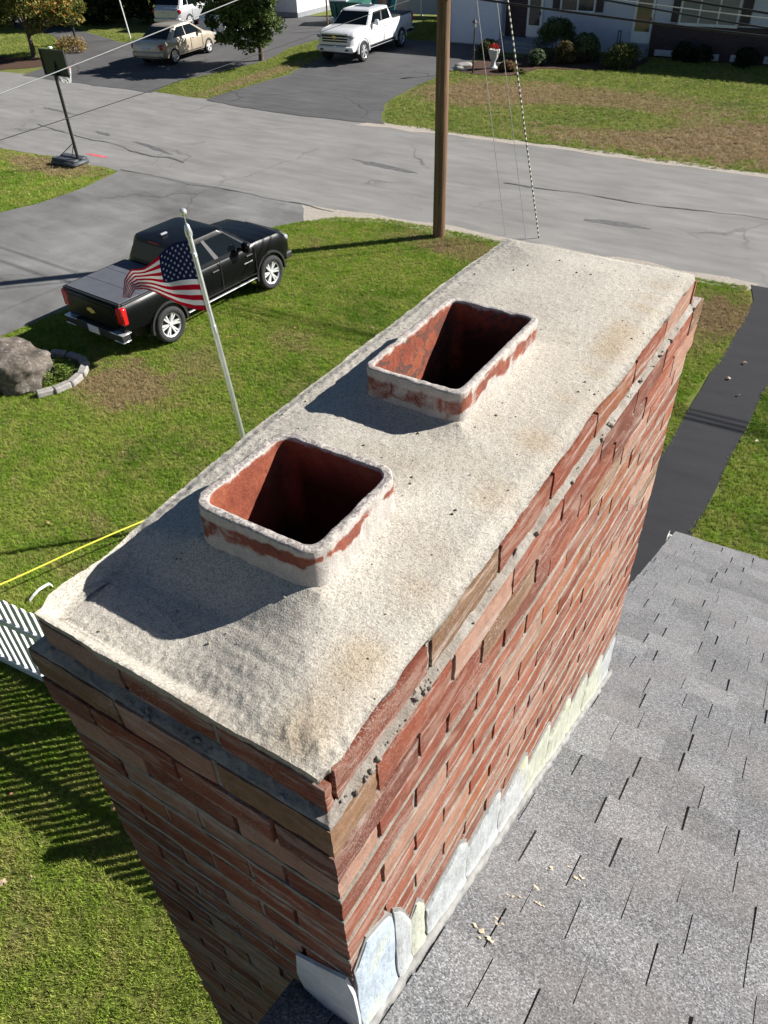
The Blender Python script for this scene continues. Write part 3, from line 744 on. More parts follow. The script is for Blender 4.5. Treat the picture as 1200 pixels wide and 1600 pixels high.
wl.prism(pf, lambda y, z: (-.30, y, z), lambda y, z: (XE - .1, y, z)); 
for k in range(24):
    z = .5 + .18 * k; y1 = 1.9
    if z < zf - .2: wl.box(-.309, -.298, -11.7, 1.9, z, z + .02)
wl.build('wall', M_siding_w, house)
for px in (1.0, 3.3, 5.6):
    pb = MB(); pb.bbox(px - .06, px + .06, 3.62, 3.74, .45, roof_z(3.7) - .08, .01); pb.build('porch_post', M_white, house)
pb = MB(); pb.bbox(-.35, XE - .2, 1.92, 3.85, .32, .45, .01); pb.build('porch_floor', plain('porch boards', (.3, .29, .28), .7), house)

sp_ = MB()
for (x, y, r) in [(-.176, .83, .018), (-.10, .93, .022), (-.15, .79, .012), (-.19, .76, .016), (-.20, .69, .02), (-.215, .63, .024), (-.23, .60, .012), (-.05, .98, .014), (-.13, .86, .02), (-.16, .90, .012)]:
    for q in range(7):
        dx, dy = rnd.gauss(0, r * .7), rnd.gauss(0, r * .55); rr = r * rnd.uniform(.06, .26)
        base = Vector(rp(x + dx, y + dy, .0118)); vv = []
        for k in range(8):
            t = 2 * pi * k / 8; o = rr * (1 + 1.3 * n3(k * 1.3, q * 3.1, x * 9)); vv.append(base + Vector((cos(t) * o, sin(t) * o * .8, RS * sin(t) * o * .8)))
        vv.append(base + ny_ * rr * .16); sp_.add(vv, [[k, (k + 1) % 8, 8] for k in range(8)])
sd = sp_.build('mortar_droppings', plain('tan mortar crumbs', (.50, .40, .27), .95, var=.3, scale=40))
stuff(tag(sd, 'tan crumbs of dropped mortar on the grey shingles beside the flashing', 'mortar crumbs'))

# ------------------------------------------------------------------ vehicles
def paint(name, base, rough=.22, metal=0.0, flake=.06, coat=1.0):
    m = Mat(name, base, rough, metal, .5); p = m.obj()
    n = m.noise(p, 3.0, 5, .6); d = m.noise(p, 60, 3)
    m.color(m.ramp(n, [(.3, tuple(c * (1 - flake) for c in base)), (.7, tuple(min(1, c * (1 + flake)) for c in base))]))
    m.rough(m.ramp(d, [(.3, rough * .8), (.7, rough * 1.3)]))
    m.b.inputs['Coat Weight'].default_value = coat; m.b.inputs['Coat Roughness'].default_value = .06
    return m.m
M_blackp = paint('black car paint', (.003, .0035, .0045), .3, coat=.05)
M_whitep = paint('white car paint', (.72, .72, .72), .35)
M_blackp.node_tree.nodes['Principled BSDF'].inputs['Specular IOR Level'].default_value = .22
M_beigep = paint('beige metallic car paint', (.47, .40, .30), .35, .35)
M_silverp = paint('silver car paint', (.55, .56, .57), .33, .45)
M_glass = plain('dark car glass', (.003, .005, .006), .06, spec=.3)
M_rubber = plain('tyre rubber', (.022, .022, .023), .85, var=.25, scale=20)
M_alloy = plain('alloy wheel', (.66, .66, .67), .35, .25)
M_chrome = plain('chrome', (.70, .70, .71), .2, .6)
M_trim = plain('black plastic trim', (.018, .018, .019), .6)
M_red = plain('red lamp lens', (.50, .012, .014), .2, var=.2, spec=.6)
M_lamp = plain('clear lamp lens', (.30, .31, .33), .15, spec=.6)
M_tonneau = plain('grey vinyl cover', (.085, .09, .105), .62, var=.1, scale=3)
M_gold = plain('gold emblem', (.75, .55, .22), .35, .5)
M_plate = plain('number plate', (.62, .62, .66), .5, var=.1, scale=30)

def loft(b, stations, ring, col=None):
    """skin the half rings (y, z) at the x stations, mirrored left to right"""
    vs = []; n = None
    for x in stations:
        h = ring(x); full = h + [(-y, z) for y, z in h[-2:0:-1]]
        n = len(full); vs += [(x, y, z) for y, z in full]
    F = [[i * n + k, i * n + (k + 1) % n, (i + 1) * n + (k + 1) % n, (i + 1) * n + k] for i in range(len(stations) - 1) for k in range(n)]
    F.append(list(range(n))[::-1]); F.append([(len(stations) - 1) * n + k for k in range(n)])
    b.add(vs, F)
def bite(o, wheels, r, w):
    """cut the wheel arches out of a body"""
    cut = MB()
    for x, y, z in wheels:
        cut.tube([(x, y - math.copysign(.42, y), z), (x, y + math.copysign(.3, y), z)], r, 36)
    c = cut.build('cut', M_trim)
    md = o.modifiers.new('b', 'BOOLEAN'); md.object = c; md.operation = 'DIFFERENCE'; md.solver = 'EXACT'
    dg = bpy.context.evaluated_depsgraph_get(); dg.update()
    me = bpy.data.meshes.new_from_object(o.evaluated_get(dg)); o.modifiers.clear(); old = o.data; o.data = me
    bpy.data.objects.remove(c); me.polygons.foreach_set('use_smooth', [True] * len(me.polygons)); me.set_sharp_from_angle(angle=radians(28))
def wheel(parent, x, y, r, w, spokes=5, rim=M_alloy, rimr=.64):
    s = math.copysign(1, y); W = Matrix.Translation((x, y, r)) @ Matrix.Rotation(-s * pi / 2, 4, 'X')
    hub = MB(); hub.lathe([(.0, -w * .45), (r * (rimr + .01), -w * .45), (r * (rimr - .02), w * .30), (r * (rimr - .06), w * .08), (0, w * .08)], 36, W)
    h = hub.build('wheel', M_trim, parent, smooth=40)
    t = MB(); t.lathe([(r * rimr, -w * .5), (r * .86, -w * .52), (r * .97, -w * .44), (r, -w * .25), (r * 1.0, w * .25), (r * .97, w * .44), (r * .86, w * .52), (r * (rimr + .03), w * .47), (r * rimr, w * .36)], 40, W, False)
    t.build('tyre', M_rubber, h, smooth=60)
    k = MB(); k.lathe([(r * (rimr - .04), w * .32), (r * (rimr - .03), w * .38), (r * (rimr + .02), w * .44), (r * (rimr + .025), w * .40), (r * rimr, w * .3)], 40, W, False)
    k.lathe([(.0, w * .36), (r * .1, w * .36), (r * .13, w * .28), (r * .13, w * .1)], 16, W)
    for i in range(spokes):
        for d in (-.11, .11):
            a = 2 * pi * i / spokes; vs = []
            for rr, hw, hz in ((r * .08, .042 * r, w * .31), (r * (rimr - .01), .046 * r, w * .38)):
                ang = a + d * (1 if rr > r * .3 else .5) * 1.4
                c = Vector((cos(ang) * rr, sin(ang) * rr, 0)); t_ = Vector((-sin(ang), cos(ang), 0))
                vs += [c + t_ * hw + V(0, 0, hz), c - t_ * hw + V(0, 0, hz), c - t_ * hw + V(0, 0, hz - .06 * r * 2), c + t_ * hw + V(0, 0, hz - .06 * r * 2)]
            k.add([W @ p for p in vs], [(0, 1, 2, 3), (4, 7, 6, 5), (0, 4, 5, 1), (1, 5, 6, 2), (2, 6, 7, 3), (3, 7, 4, 0)])
    k.build('rim', rim, h, smooth=40)
class Cab:
    """the glasshouse: a tapered shell whose glass is laid on it pane by pane"""
    def __init__(s, belt, roof, crown=.03, rad=.16):
        s.b, s.r, s.crown, s.rad = belt, roof, crown, rad      # (x rear, x front, half width, z)
    def at(s, v): return [lerp(p, q, v) for p, q in zip(s.b, s.r)]
    def shell(s, name, m, parent):
        mb = MB(); n = 56; rings = []
        for v in (-.12, 0, .25, .5, .75, .93): rings.append((s.at(v), s.rad))
        x0, x1, w, z = s.r
        rings.append(([x0 + .01, x1 - .015, w - .012, z + .012], s.rad)); 
        for e, dz in ((.10, .022), (.28, .028), (.5, .030)): rings.append(([x0 + e * .9, x1 - e * .9, w - e, z + dz + s.crown * min(1, e * 2)], max(.03, s.rad - e * .2)))
        vs = []
        for (xa, xb, w, z), r in rings:
            w = max(w, .05); r = min(r, w * .9, (xb - xa) * .4)
            vs += [(x, y, z) for x, y in resample(rrect(xa, xb, -w, w, r, 8), n)]
        F = [[i * n + k, i * n + (k + 1) % n, (i + 1) * n + (k + 1) % n, (i + 1) * n + k] for i in range(len(rings) - 1) for k in range(n)]
        F.append([(len(rings) - 1) * n + k for k in range(n)]); mb.add(vs, F)
        return mb.build(name, m, parent, smooth=38)
    def side(s, name, m, parent, sgn, xa, xb, v0=.08, v1=.86, off=.006, cut0=0.0, cut1=0.0):
        """xa, xb along the belt line as fractions; cut leans the ends with the pillars"""
        mb = MB(); th = .008
        def P(u, v, o):
            q = s.at(v); f0, f1 = xa + cut0 * v, xb + cut1 * v
            return (lerp(q[0], q[1], lerp(f0, f1, u)), sgn * (q[2] + o), q[3])
        c = [(0, v0), (1, v0), (1, v1), (0, v1)]
        mb.hexa([P(u, v, -th) for u, v in c] + [P(u, v, off) for u, v in c])
        return mb.build(name, m, parent)
    def end(s, name, m, parent, front, v0=.1, v1=.9, ins=.10, off=.007):
        mb = MB(); th = .01
        def P(t, v, o):
            q = s.at(v); w = q[2] - ins; bow = .035 * (1 - t * t)
            return ((q[1] + o) if front else (q[0] - o), t * w, q[3])
        vs = []; N = 8
        for o in (-th, off):
            for v in (v0, v1): vs += [P(-1 + 2 * k / N, v, o) for k in range(N + 1)]
        M = N + 1; F = []
        for k in range(N): F += [[2 * M + k, 2 * M + k + 1, 3 * M + k + 1, 3 * M + k], [k, k + 1, M + k + 1, M + k], [k, k + 1, 2 * M + k + 1, 2 * M + k], [M + k, M + k + 1, 3 * M + k + 1, 3 * M + k]]
        F += [[0, M, 3 * M, 2 * M], [N, M + N, 3 * M + N, 2 * M + N]]; mb.add(vs, F)
        return mb.build(name, m, parent)
def simple(parent, name, m, *boxes, b=.012, smooth=None):
    mb = MB()
    for q in boxes: mb.bbox(*q, b)
    return mb.build(name, m, parent, smooth=smooth)
def car_ring(zb, zt, wb, wm, wt, crown=.02):
    zm = lerp(zb, zt, .58)
    return [(0, zb), (wb - .10, zb), (wb, zb + .05), (lerp(wb, wm, .75), lerp(zb, zm, .5)), (wm, zm), (wm - .004, lerp(zm, zt, .5)), (lerp(wm, wt, .55), zt - .055), (wt, zt - .018), (wt - .055, zt), (wt * .55, zt + crown * .7), (0, zt + crown)]
def xs_(a, b, n): return [lerp(a, b, k / n) for k in range(n + 1)]
def emblem(parent, M, m=M_gold, s=1.0):
    """a slanted cross badge"""
    b = MB(); pts = [(-.11, -.03), (-.045, -.03), (-.04, -.055), (.05, -.055), (.055, -.03), (.12, -.03), (.10, .03), (.045, .03), (.04, .055), (-.05, .055), (-.055, .03), (-.13, .03)]
    b.prism([(x * s, y * s) for x, y in pts], lambda x, y: M @ Vector((x, y, 0)), lambda x, y: M @ Vector((x, y, .012)))
    return b.build('emblem', m, parent)

def pickup(name, label, group, loc, heading, scale, pm, big, bedm, plate=True):
    t = thing(name, label, 'pickup truck', loc, heading, group, scale)
    W = .93 if not big else 1.0; dz = 0 if not big else .10
    Lf = 5.10 if not big else 5.85; wr, wf = (1.16, 4.26) if not big else (1.30, 4.98)
    bed = 1.66 if not big else 1.98; cowl = 3.82 if not big else 4.45
    R = .385 if not big else .415
    zt = [(.08, 1.20 + dz), (bed, 1.20 + dz), (bed + .05, 1.20 + dz), (cowl - .2, 1.20 + dz), (cowl + .1, 1.22 + dz), (cowl + .9, 1.17 + dz), (Lf - .22, 1.09 + dz), (Lf - .06, .98 + dz), (Lf, .88 + dz)]
    zb = [(.08, .60), (.8, .54), (1.9, .46), (cowl, .46), (Lf - .4, .44), (Lf, .50)]
    wm = [(.08, W - .02), (.5, W), (Lf - 1.2, W), (Lf - .35, W - .03), (Lf - .1, W - .10), (Lf, W - .20)]
    b = MB(); loft(b, xs_(.08, Lf, 64), lambda x: car_ring(pwl(x, zb), pwl(x, zt), pwl(x, wm) - .05, pwl(x, wm), pwl(x, wm) - .07, .015 + .02 * sstep(cowl, cowl + .3, x)))
    body = b.build('body', pm, t, smooth=28)
    wh = [(wr, s * (W - .10), R) for s in (1, -1)] + [(wf, s * (W - .10), R) for s in (1, -1)]
    bite(body, [(x, y, z + .02) for x, y, z in wh], R * 1.17, .3)
    for x, y, z in wh:       # dark wheel-arch lip
        ar = MB(); s = math.copysign(1, y); n = 26; vs = []
        for k in range(n + 1):
            a = pi * (-.04 + 1.08 * k / n)
            for rr, yo in ((R * 1.14, W - .10), (R * 1.14, W + .012), (R * 1.26, W + .012), (R * 1.26, W - .06)): vs.append((x + cos(a) * rr, s * yo, z + .02 + sin(a) * rr))
        ar.add(vs, [[i * 4 + k, i * 4 + (k + 1) % 4, i * 4 + 4 + (k + 1) % 4, i * 4 + 4 + k] for i in range(n) for k in range(4)])
        ar.build('wheel_arch', M_trim if not big else pm, t, smooth=40)
    for x, y, z in wh: wheel(t, x, y, R, .25, 6 if not big else 6, M_alloy if not big else M_chrome)
    simple(t, 'chassis', M_trim, (.5, Lf - .5, -.6, .6, .30, .56))
    cab = Cab((bed + .06, cowl + .06, W - .055, 1.19 + dz), (bed + .22, cowl - .62, W - .235, 1.70 + dz), .03, .14)
    cab.shell('cab', pm, t)
    cab.end('windshield', M_glass, t, True, .06, .92, .09); cab.end('rear_window', M_glass, t, False, .22, .86, .13)
    for s in (1, -1):
        cab.side('side_window', M_glass, t, s, .505, .90, .10, .86, cut1=-.035 + .02); cab.side('side_window', M_glass, t, s, .115, .445, .10, .86)
        cab.side('pillar_trim', plain('satin pillar', (.055, .052, .055), .5) if not big else M_trim, t, s, .447, .503, .08, .90, .009)
        # doors drawn by their shut lines
        sh = MB(); zz = (.56, 1.17 + dz)
        sh.box(bed + .1, cowl, s * W - .02, s * W + .002, .545, .556)
        for xx in (bed + .10, bed + 1.08, cowl - .02): sh.box(xx - .006, xx + .006, s * W - .012, s * W + .003, *zz) 
        sh.build('door_seam', M_trim, t)
        for xx in (bed + .82, bed + 1.85): simple(t, 'door_handle', pm if big else M_trim, (xx, xx + .2, *sorted((s * (W - .02), s * (W + .03))), 1.0 + dz, 1.035 + dz))
        mr = MB(); xm = cowl - .42; mr.bbox(xm - .07, xm + .07, min(s * (W + .06), s * (W + .25)), max(s * (W + .06), s * (W + .25)), 1.18 + dz, 1.40 + dz, .04)
        mr.bbox(xm - .03, xm + .04, min(s * (W - .1), s * (W + .08)), max(s * (W - .1), s * (W + .08)), 1.20 + dz, 1.25 + dz, .01); mr.build('mirror', pm, t, smooth=40)
        tl = MB(); ya, yb = sorted((s * (W - .19), s * (W + .012))); tl.bbox(.05, .19, ya, yb, .80 + dz, 1.16 + dz, .03); tl.build('taillight', M_red, t, smooth=40)
        hl = MB(); ya, yb = sorted((s * (W - .38), s * (W - .11 + .04 * big))); hl.bbox(Lf - .30, Lf - .03 + .03 * big, ya, yb, .88 + dz, 1.01 + dz, .04); hl.build('headlight', M_lamp, t, smooth=40)
        simple(t, 'running_board', M_chrome if not big else M_chrome, (wr + R * 1.3, wf - R * 1.3, *sorted((s * (W - .04), s * (W + .02))), .435, .455))
        bt = MB(); ya, yb = sorted((s * .52, s * (W - .01))); bt.bbox(-.045, .20, ya, yb, .615, .64, .01); bt.bbox(-.045, .16, *sorted((s * .62, s * (W - .02))), .46, .485, .01); bt.bbox(-.04, .16, *sorted((s * .56, s * (W - .03))), .484, .616, .01, mat=1); bt.build('bumper_end', [M_chrome, M_trim], t, smooth=40)
    if not big: 
        for s in (1, -1): simple(t, 'door_badge', M_chrome, (cowl - .06 - .32, cowl - .12, *sorted((s * (W + .001), s * (W + .006))), .86, .885), b=.002)
    # bed top, tailgate, bumpers, nose
    for q in ((.145, bed + .02, W - .125, W - .045), (.145, bed + .02, -W + .045, -W + .125), (.08, .14, -W + .06, W - .06)): simple(t, 'bed_rail', M_trim, (*q, 1.185 + dz, 1.215 + dz), b=.008)
    tc = MB()
    for k in range(3):
        xa, xb = lerp(.13, bed + .01, k / 3), lerp(.13, bed + .01, (k + 1) / 3); tc.bbox(xa + .0015, xb - .0015, -W + .11, W - .11, 1.19 + dz, 1.232 + dz, .005)
    tc.build('tonneau_cover', bedm, t, smooth=40)
    tg = MB(); tg.bbox(.045, .10, -W + .20, W - .20, .70 + dz, 1.185 + dz, .02); tg.bbox(.03, .05, -W + .26, W - .26, .98 + dz, 1.12 + dz, .01); tgo = tg.build('tailgate', pm, t, smooth=40)
    emblem(tgo, Matrix.Translation((.031, 0, .93 + dz)) @ Matrix.Rotation(pi / 2, 4, 'X') @ Matrix.Rotation(-pi / 2, 4, 'Y'))
    rb = MB(); rb.bbox(-.035, .12, -.60, .60, .45, .64, .02); rb.build('rear_bumper', M_trim, t, smooth=40)
    simple(t, 'number_plate', M_plate, (-.047, -.033, -.17, .17, .47, .63), b=.004)
    cl = cab.r; simple(t, 'brake_light', M_red, (bed + .205, bed + .235, -.17, .17, 1.66 + dz, 1.69 + dz), b=.006)
    simple(t, 'roof_antenna', M_chrome if big else M_lamp, (bed + .42, bed + .60, -.03, .03, 1.755 + dz, 1.80 + dz), b=.015)
    gr = MB(); gr.bbox(Lf - .10, Lf + .012, -W + .34, W - .34, .72 + dz, 1.04 + dz, .03); gr.bbox(Lf - .1, Lf + .02, -W + .24, W - .24, .56, .68 + dz * .5, .02); go_ = gr.build('grille', M_trim, t, smooth=40)
    if big:
        cr = MB()
        for zz in (.80, .90, 1.02): cr.bbox(Lf - .05, Lf + .03, -W + .32, W - .32, zz + dz, zz + dz + .035, .01)
        cr.bbox(Lf - .05, Lf + .028, -W + .30, W - .30, 1.045 + dz, 1.085 + dz, .01); cr.build('chrome_bar', M_chrome, go_, smooth=40)
        emblem(go_, Matrix.Translation((Lf + .03, 0, .935 + dz)) @ Matrix.Rotation(pi / 2, 4, 'X') @ Matrix.Rotation(pi / 2, 4, 'Y'))
        fbm_ = MB(); fbm_.bbox(Lf - .25, Lf + .09, -W + .05, W - .05, .46, .70, .05); fbm_.build('front_bumper', M_whitep, t, smooth=40)
        for q in (.55, -.74): simple(t, 'fog_light', M_trim, (Lf + .05, Lf + .097, q, q + .19, .52, .60))
        simple(t, 'sunroof', M_glass, (bed + .75, bed + 1.35, -.38, .38, 1.75 + dz, 1.782 + dz), b=.02)
    else: simple(t, 'front_bumper', M_trim, (Lf - .2, Lf + .05, -W + .12, W - .12, .44, .60), b=.03)
    return t

def family_car(name, label, cat, group, loc, heading, scale, pm, suv, detail=True):
    t = thing(name, label, cat, loc, heading, group, scale)
    if suv:
        W, L, R, wr, wf = .92, 4.6, .36, .86, 3.60
        zt = [(0, .92), (.06, 1.02), (.5, 1.05), (3.3, 1.04), (3.7, 1.02), (4.3, .92), (4.52, .80), (4.6, .66)]; zb = [(0, .42), (.5, .30), (4.2, .28), (4.6, .36)]
        cab = Cab((.10, 3.55, W - .045, 1.03), (.62, 2.55, W - .22, 1.60), .03, .2)
    else:
        W, L, R, wr, wf = .86, 4.53, .315, .92, 3.62
        zt = [(0, .80), (.05, .94), (.25, .985), (.9, .96), (1.2, .93), (3.3, .93), (3.55, .93), (4.2, .81), (4.45, .70), (4.53, .56)]; zb = [(0, .34), (.5, .24), (4.1, .22), (4.53, .30)]
        cab = Cab((.62, 3.62, W - .045, .925), (1.42, 2.72, W - .215, 1.40), .035, .2)
    wm = [(0, W - .16), (.12, W - .07), (.5, W - .015), (1, W), (L - 1.0, W), (L - .4, W - .06), (L - .1, W - .17), (L, W - .3)]
    b = MB(); loft(b, xs_(0, L, 60), lambda x: car_ring(pwl(x, zb), pwl(x, zt), pwl(x, wm) - .05, pwl(x, wm), pwl(x, wm) - .06, .02 + .025 * sstep(3.4, 3.8, x)))
    body = b.build('body', pm, t, smooth=30)
    wh = [(wr, s * (W - .09), R) for s in (1, -1)] + [(wf, s * (W - .09), R) for s in (1, -1)]
    bite(body, [(x, y, z + .015) for x, y, z in wh], R * 1.13, .3)
    for x, y, z in wh: wheel(t, x, y, R, .2, 6, rimr=.68)
    simple(t, 'chassis', M_trim, (.4, L - .5, -.6, .6, .2, .4))
    cab.shell('roof', pm, t); cab.end('windshield', M_glass, t, True, .05, .93, .08); cab.end('rear_window', M_glass, t, False, .10 if not suv else .22, .90, .10)
    for s in (1, -1):
        if suv:
            cab.side('side_window', M_glass, t, s, .53, .86, .10, .86, cut1=-.0); cab.side('side_window', M_glass, t, s, .25, .51, .10, .86); cab.side('side_window', M_glass, t, s, .08, .23, .16, .84)
        else:
            cab.side('side_window', M_glass, t, s, .47, .90, .10, .86, cut1=-.08); cab.side('side_window', M_glass, t, s, .12, .45, .10, .86, cut0=.02)
        sh = MB()
        sh.box(1.2, 3.15, s * W - .03, s * W - .004, .352, .362)
        for xx in ((1.25, 2.25, 3.15) if not suv else (1.2, 2.2, 3.15)): sh.box(xx - .006, xx + .006, s * W - .012, s * W + .003, .36, .9)
        sh.build('door_seam', M_trim, t)
        for xx in (1.45, 2.35): simple(t, 'door_handle', pm, (xx, xx + .2, *sorted((s * (W - .02), s * (W + .028))), .80, .83))
        mr = MB(); mr.bbox(2.86, 3.0, *sorted((s * (W - .02), s * (W + .18))), .92 + (.1 if suv else 0), 1.06 + (.1 if suv else 0), .03); mr.build('mirror', pm, t, smooth=40)
        tl = MB(); tl.bbox(.03, .22, *sorted((s * (W - .34), s * (W - .022))), .66 + .12 * suv, .86 + .12 * suv, .05); tl.build('taillight', M_red, t, smooth=40)
        hl = MB(); hl.bbox(L - .42, L - .07, *sorted((s * (W - .40), s * (W - .07))), .60 + .1 * suv, .74 + .1 * suv, .05); hl.build('headlight', M_lamp, t, smooth=40)
    bp = MB(); bp.bbox(-.06, .2, -W + .08, W - .08, .36, .60, .06); bp.build('rear_bumper', pm, t, smooth=40)
    simple(t, 'number_plate', M_plate, (-.02, .004, -.2, .2, .66 + .1 * suv, .77 + .1 * suv), b=.004)
    fb_ = MB(); fb_.bbox(L - .2, L + .04, -W + .2, W - .2, .28, .50, .06); fb_.build('front_bumper', pm, t, smooth=40)
    if suv:
        [simple(t, 'roof_rail', M_trim, (.75, 2.45, q, q + .03, 1.63, 1.66)) for q in (.60, -.63)]; simple(t, 'spoiler', pm, (.45, .70, -.62, .62, 1.585, 1.62))
    return t
def rz_of(dx, dy): return math.atan2(dy, dx)
def place(rear, head, x_r, half, s):
    """origin of a car from the ground contact of its right rear wheel"""
    d = Vector((cos(head), sin(head))); r = Vector((sin(head), -cos(head)))
    p = Vector(rear) - d * x_r * s - r * half * s; return (p.x, p.y, .016)

hd = rz_of(.19, 3.08)
pickup('pickup_truck', 'black pickup truck with a grey bed cover parked at the edge of the near driveway', 'parked vehicles', place((-11.70, 9.93), hd, 1.16, .90, 1.0), hd, 1.0, M_blackp, False, M_tonneau)
hd = rz_of(.29, -4.04)
pickup('pickup_truck', 'white full-size pickup truck facing the street on the driveway opposite', 'parked vehicles', place((-26.5, 40.15), hd, 1.30, .9, 1.10), hd, 1.10, M_whitep, True, M_trim)
hd = rz_of(-.42, 3.08)
family_car('sedan', 'beige four-door sedan parked on the dark driveway across the street', 'car', 'parked vehicles', place((-32.9, 32.0), hd, .92, .77, 1.12), hd, 1.12, M_beigep, False)
family_car('suv', 'silver SUV parked behind the beige sedan in front of the dark trees', 'car', 'parked vehicles', place((-39.9, 40.6), hd + .05, .86, .83, 1.12), hd + .05, 1.12, M_silverp, True)
family_car('suv', 'white SUV mostly hidden behind the small round green tree', 'car', 'parked vehicles', place((-34.4, 38.6), hd + .03, .86, .83, 1.12), hd + .03, 1.12, M_whitep, True)

# ------------------------------------------------------------------ poles, wires, hoop, flag
m = Mat('weathered pole wood', (.17, .105, .065), .85, spec=.15); p = m.obj()
c = m.ramp(m.noise(m.stretch(p, (9, 9, .35)), 2.4, 6, .7), [(.3, (.085, .052, .035)), (.55, (.19, .115, .07)), (.75, (.27, .185, .125))])
m.color(c); m.bump(m.noise(m.stretch(p, (14, 14, .3)), 4, 5), .6, .02); M_wood = m.m
PX, PY_ = -9.655, 17.70
up_ = thing('utility_pole', 'tall brown wooden utility pole at the edge of the street', 'utility pole', (PX, PY_, 0))
b = MB(); b.tube([(0, 0, -.3), (.02, 0, 2), (.03, .0, 6), (.05, 0, 12.2)], [.165, .158, .148, .12], 20); b.build('pole', M_wood, up_, smooth=60)
b = MB(); b.bbox(-1.1, 1.2, -.26, -.14, 11.3, 11.42, .01); b.build('crossarm', M_wood, up_)
b = MB(); b.lathe([(0, 7.6), (.27, 7.62), (.28, 7.7), (.28, 8.7), (.24, 8.78), (0, 8.8)], 20, Matrix.Translation((-.15, -.48, 0))); b.build('transformer', plain('transformer paint', (.3, .31, .32), .5), up_, smooth=40)
M_cable = plain('black cable', (.012, .012, .013), .6)
M_cablew = plain('pale cable', (.55, .55, .55), .4, .3)
M_steel = plain('galvanised steel', (.45, .46, .47), .4, .7)
def wire(name, label, pts, r, m, group, n=6):
    b = MB(); b.tube(pts, r, n); o = b.build(name, m, smooth=80); return tag(o, label, 'power line', group)
def street_wire(label, z0, s, r, m, group, dy=0.0, far=6.0):
    pts = []; D = 46.; c_ = (s * D + far - z0) / D ** 2; s2 = s + c_ * 8; c_ = (s2 * D + far - z0) / D ** 2
    for k in range(33):
        d = D * k / 32; pts.append((PX + d, PY_ + dy, z0 - s2 * d + c_ * d * d))
    return wire('power_line', label, pts, r, m, group)
G = 'overhead lines to the right of the pole'
street_wire('lowest thick black overhead line to the right of the utility pole', 5.34, .063, .022, M_cable, G, .0)
street_wire('second thick black overhead line from the bottom, right of the utility pole', 5.80, .112, .017, M_cable, G, .03)
street_wire('topmost black overhead line right of the pole, in front of the picture window', 6.02, .11, .02, M_cable, G, -.03)
street_wire('thin pale overhead line between the black ones, right of the pole', 5.66, .070, .009, M_cablew, G, .06)
for k, (z0, l) in enumerate([(5.6, 'lower'), (6.1, 'middle'), (6.7, 'upper')]):
    pts = [(PX - 46 * q / 24, PY_ + .04 * k, z0 - .03 * 46 * q / 24 * (1 - q / 24) * 1.6) for q in range(25)]
    wire('power_line', '%s black overhead line running left from the utility pole along the street' % l, pts, .016, M_cable, 'overhead lines to the left of the pole')
def drop(label, a, b_, r, m):
    pts = [(lerp(a[0], b_[0], t / 20), lerp(a[1], b_[1], t / 20), lerp(a[2], b_[2], t / 20) - .12 * sin(pi * t / 20)) for t in range(21)]
    return wire('service_line', label, pts, r, m, 'service lines crossing the near driveway')
drop('thick pale service line crossing in front of the basketball hoop and the sedan', (PX, PY_, 6.72), (-16.4, 1.9, 3.4), .009, M_cablew)
drop('thin dark service line low across the street, left of the utility pole', (PX, PY_, 5.45), (-12.9, .8, 4.15), .006, M_cable)
gm = MB()
def guy(label, anchor, zt, r, striped):
    b = MB(); a, e = Vector((*anchor, 0)), Vector((PX + .1, PY_, zt)); d = e - a; N = 190 if striped else 6
    if striped:
        for k in range(N):
            q0, q1 = a + d * (k / N), a + d * ((k + 1) / N); c_ = (.75, .74, .66) if k % 2 else (.06, .06, .055)
            b.tube([q0, q1], r, 6, False, col=c_)
        o = b.build('guy_wire', attr_mat('banded guy guard', .5), smooth=80)
    else:
        b.tube([a, e], r, 5, col=(.2, .2, .2)); o = b.build('guy_wire', M_steel, smooth=80)
    return tag(o, label, 'guy wire', 'guy wires of the utility pole')
guy('black and white banded guy wire, rightmost of those staying the utility pole', (-7.30, 18.81), 11.0, .016, True)
guy('thin grey guy wire between the banded one and the pole', (-7.60, 18.66), 10.4, .008, False)
guy('thin grey guy wire nearest to the utility pole', (-8.14, 18.57), 8.6, .008, False)

hp = thing('basketball_hoop', 'black portable basketball hoop seen from behind at the corner of the driveway', 'basketball hoop', (-23.5, 17.90, 0), radians(92))
M_blk = plain('black plastic', (.012, .012, .013), .45); M_hb = plain('hoop base plastic', (.055, .06, .07), .55)
b = MB(); b.bbox(-.62, .12, -.12, 1.05, .02, .17, .06); b.bbox(-.58, -.30, -.08, 1.0, .16, .24, .04); b.bbox(-.22, .08, -.08, 1.0, .16, .24, .04); b.build('base', M_hb, hp, smooth=40)
b = MB(); b.tube([(-.28, 0, .15), (-.28, 0, 2.75)], .05, 12); b.tube([(-.28, 0, 2.7), (-.18, .0, 3.12)], .03, 8); b.tube([(-.28, 0, 2.45), (-.18, 0, 2.86)], .03, 8); b.build('pole', M_blk, hp, smooth=50)
b = MB(); b.tube([(-.28, .0, .75), (-.45, .8, .2)], .014, 6); b.tube([(-.28, .0, .75), (-.1, .5, .2)], .014, 6); b.build('brace', M_hb, hp)
b = MB(); b.bbox(-.19, -.15, -.56, .56, 2.70, 3.42, .02); bo = b.build('backboard', M_blk, hp)
b = MB(); b.bbox(-.22, -.19, -.57, -.53, 2.69, 3.43, .005); b.bbox(-.22, -.19, .53, .57, 2.69, 3.43, .005); b.bbox(-.22, -.19, -.53, .53, 3.39, 3.43, .005); b.bbox(-.22, -.19, -.53, .53, 2.69, 2.73, .005); b.build('frame', M_hb, bo)
b = MB(); b.tube([(.09 + .23 * cos(k * pi / 12), .23 * sin(k * pi / 12), 2.86) for k in range(25)], .012, 6); b.build('rim', plain('orange rim', (.5, .12, .03), .5), hp)
b = MB()
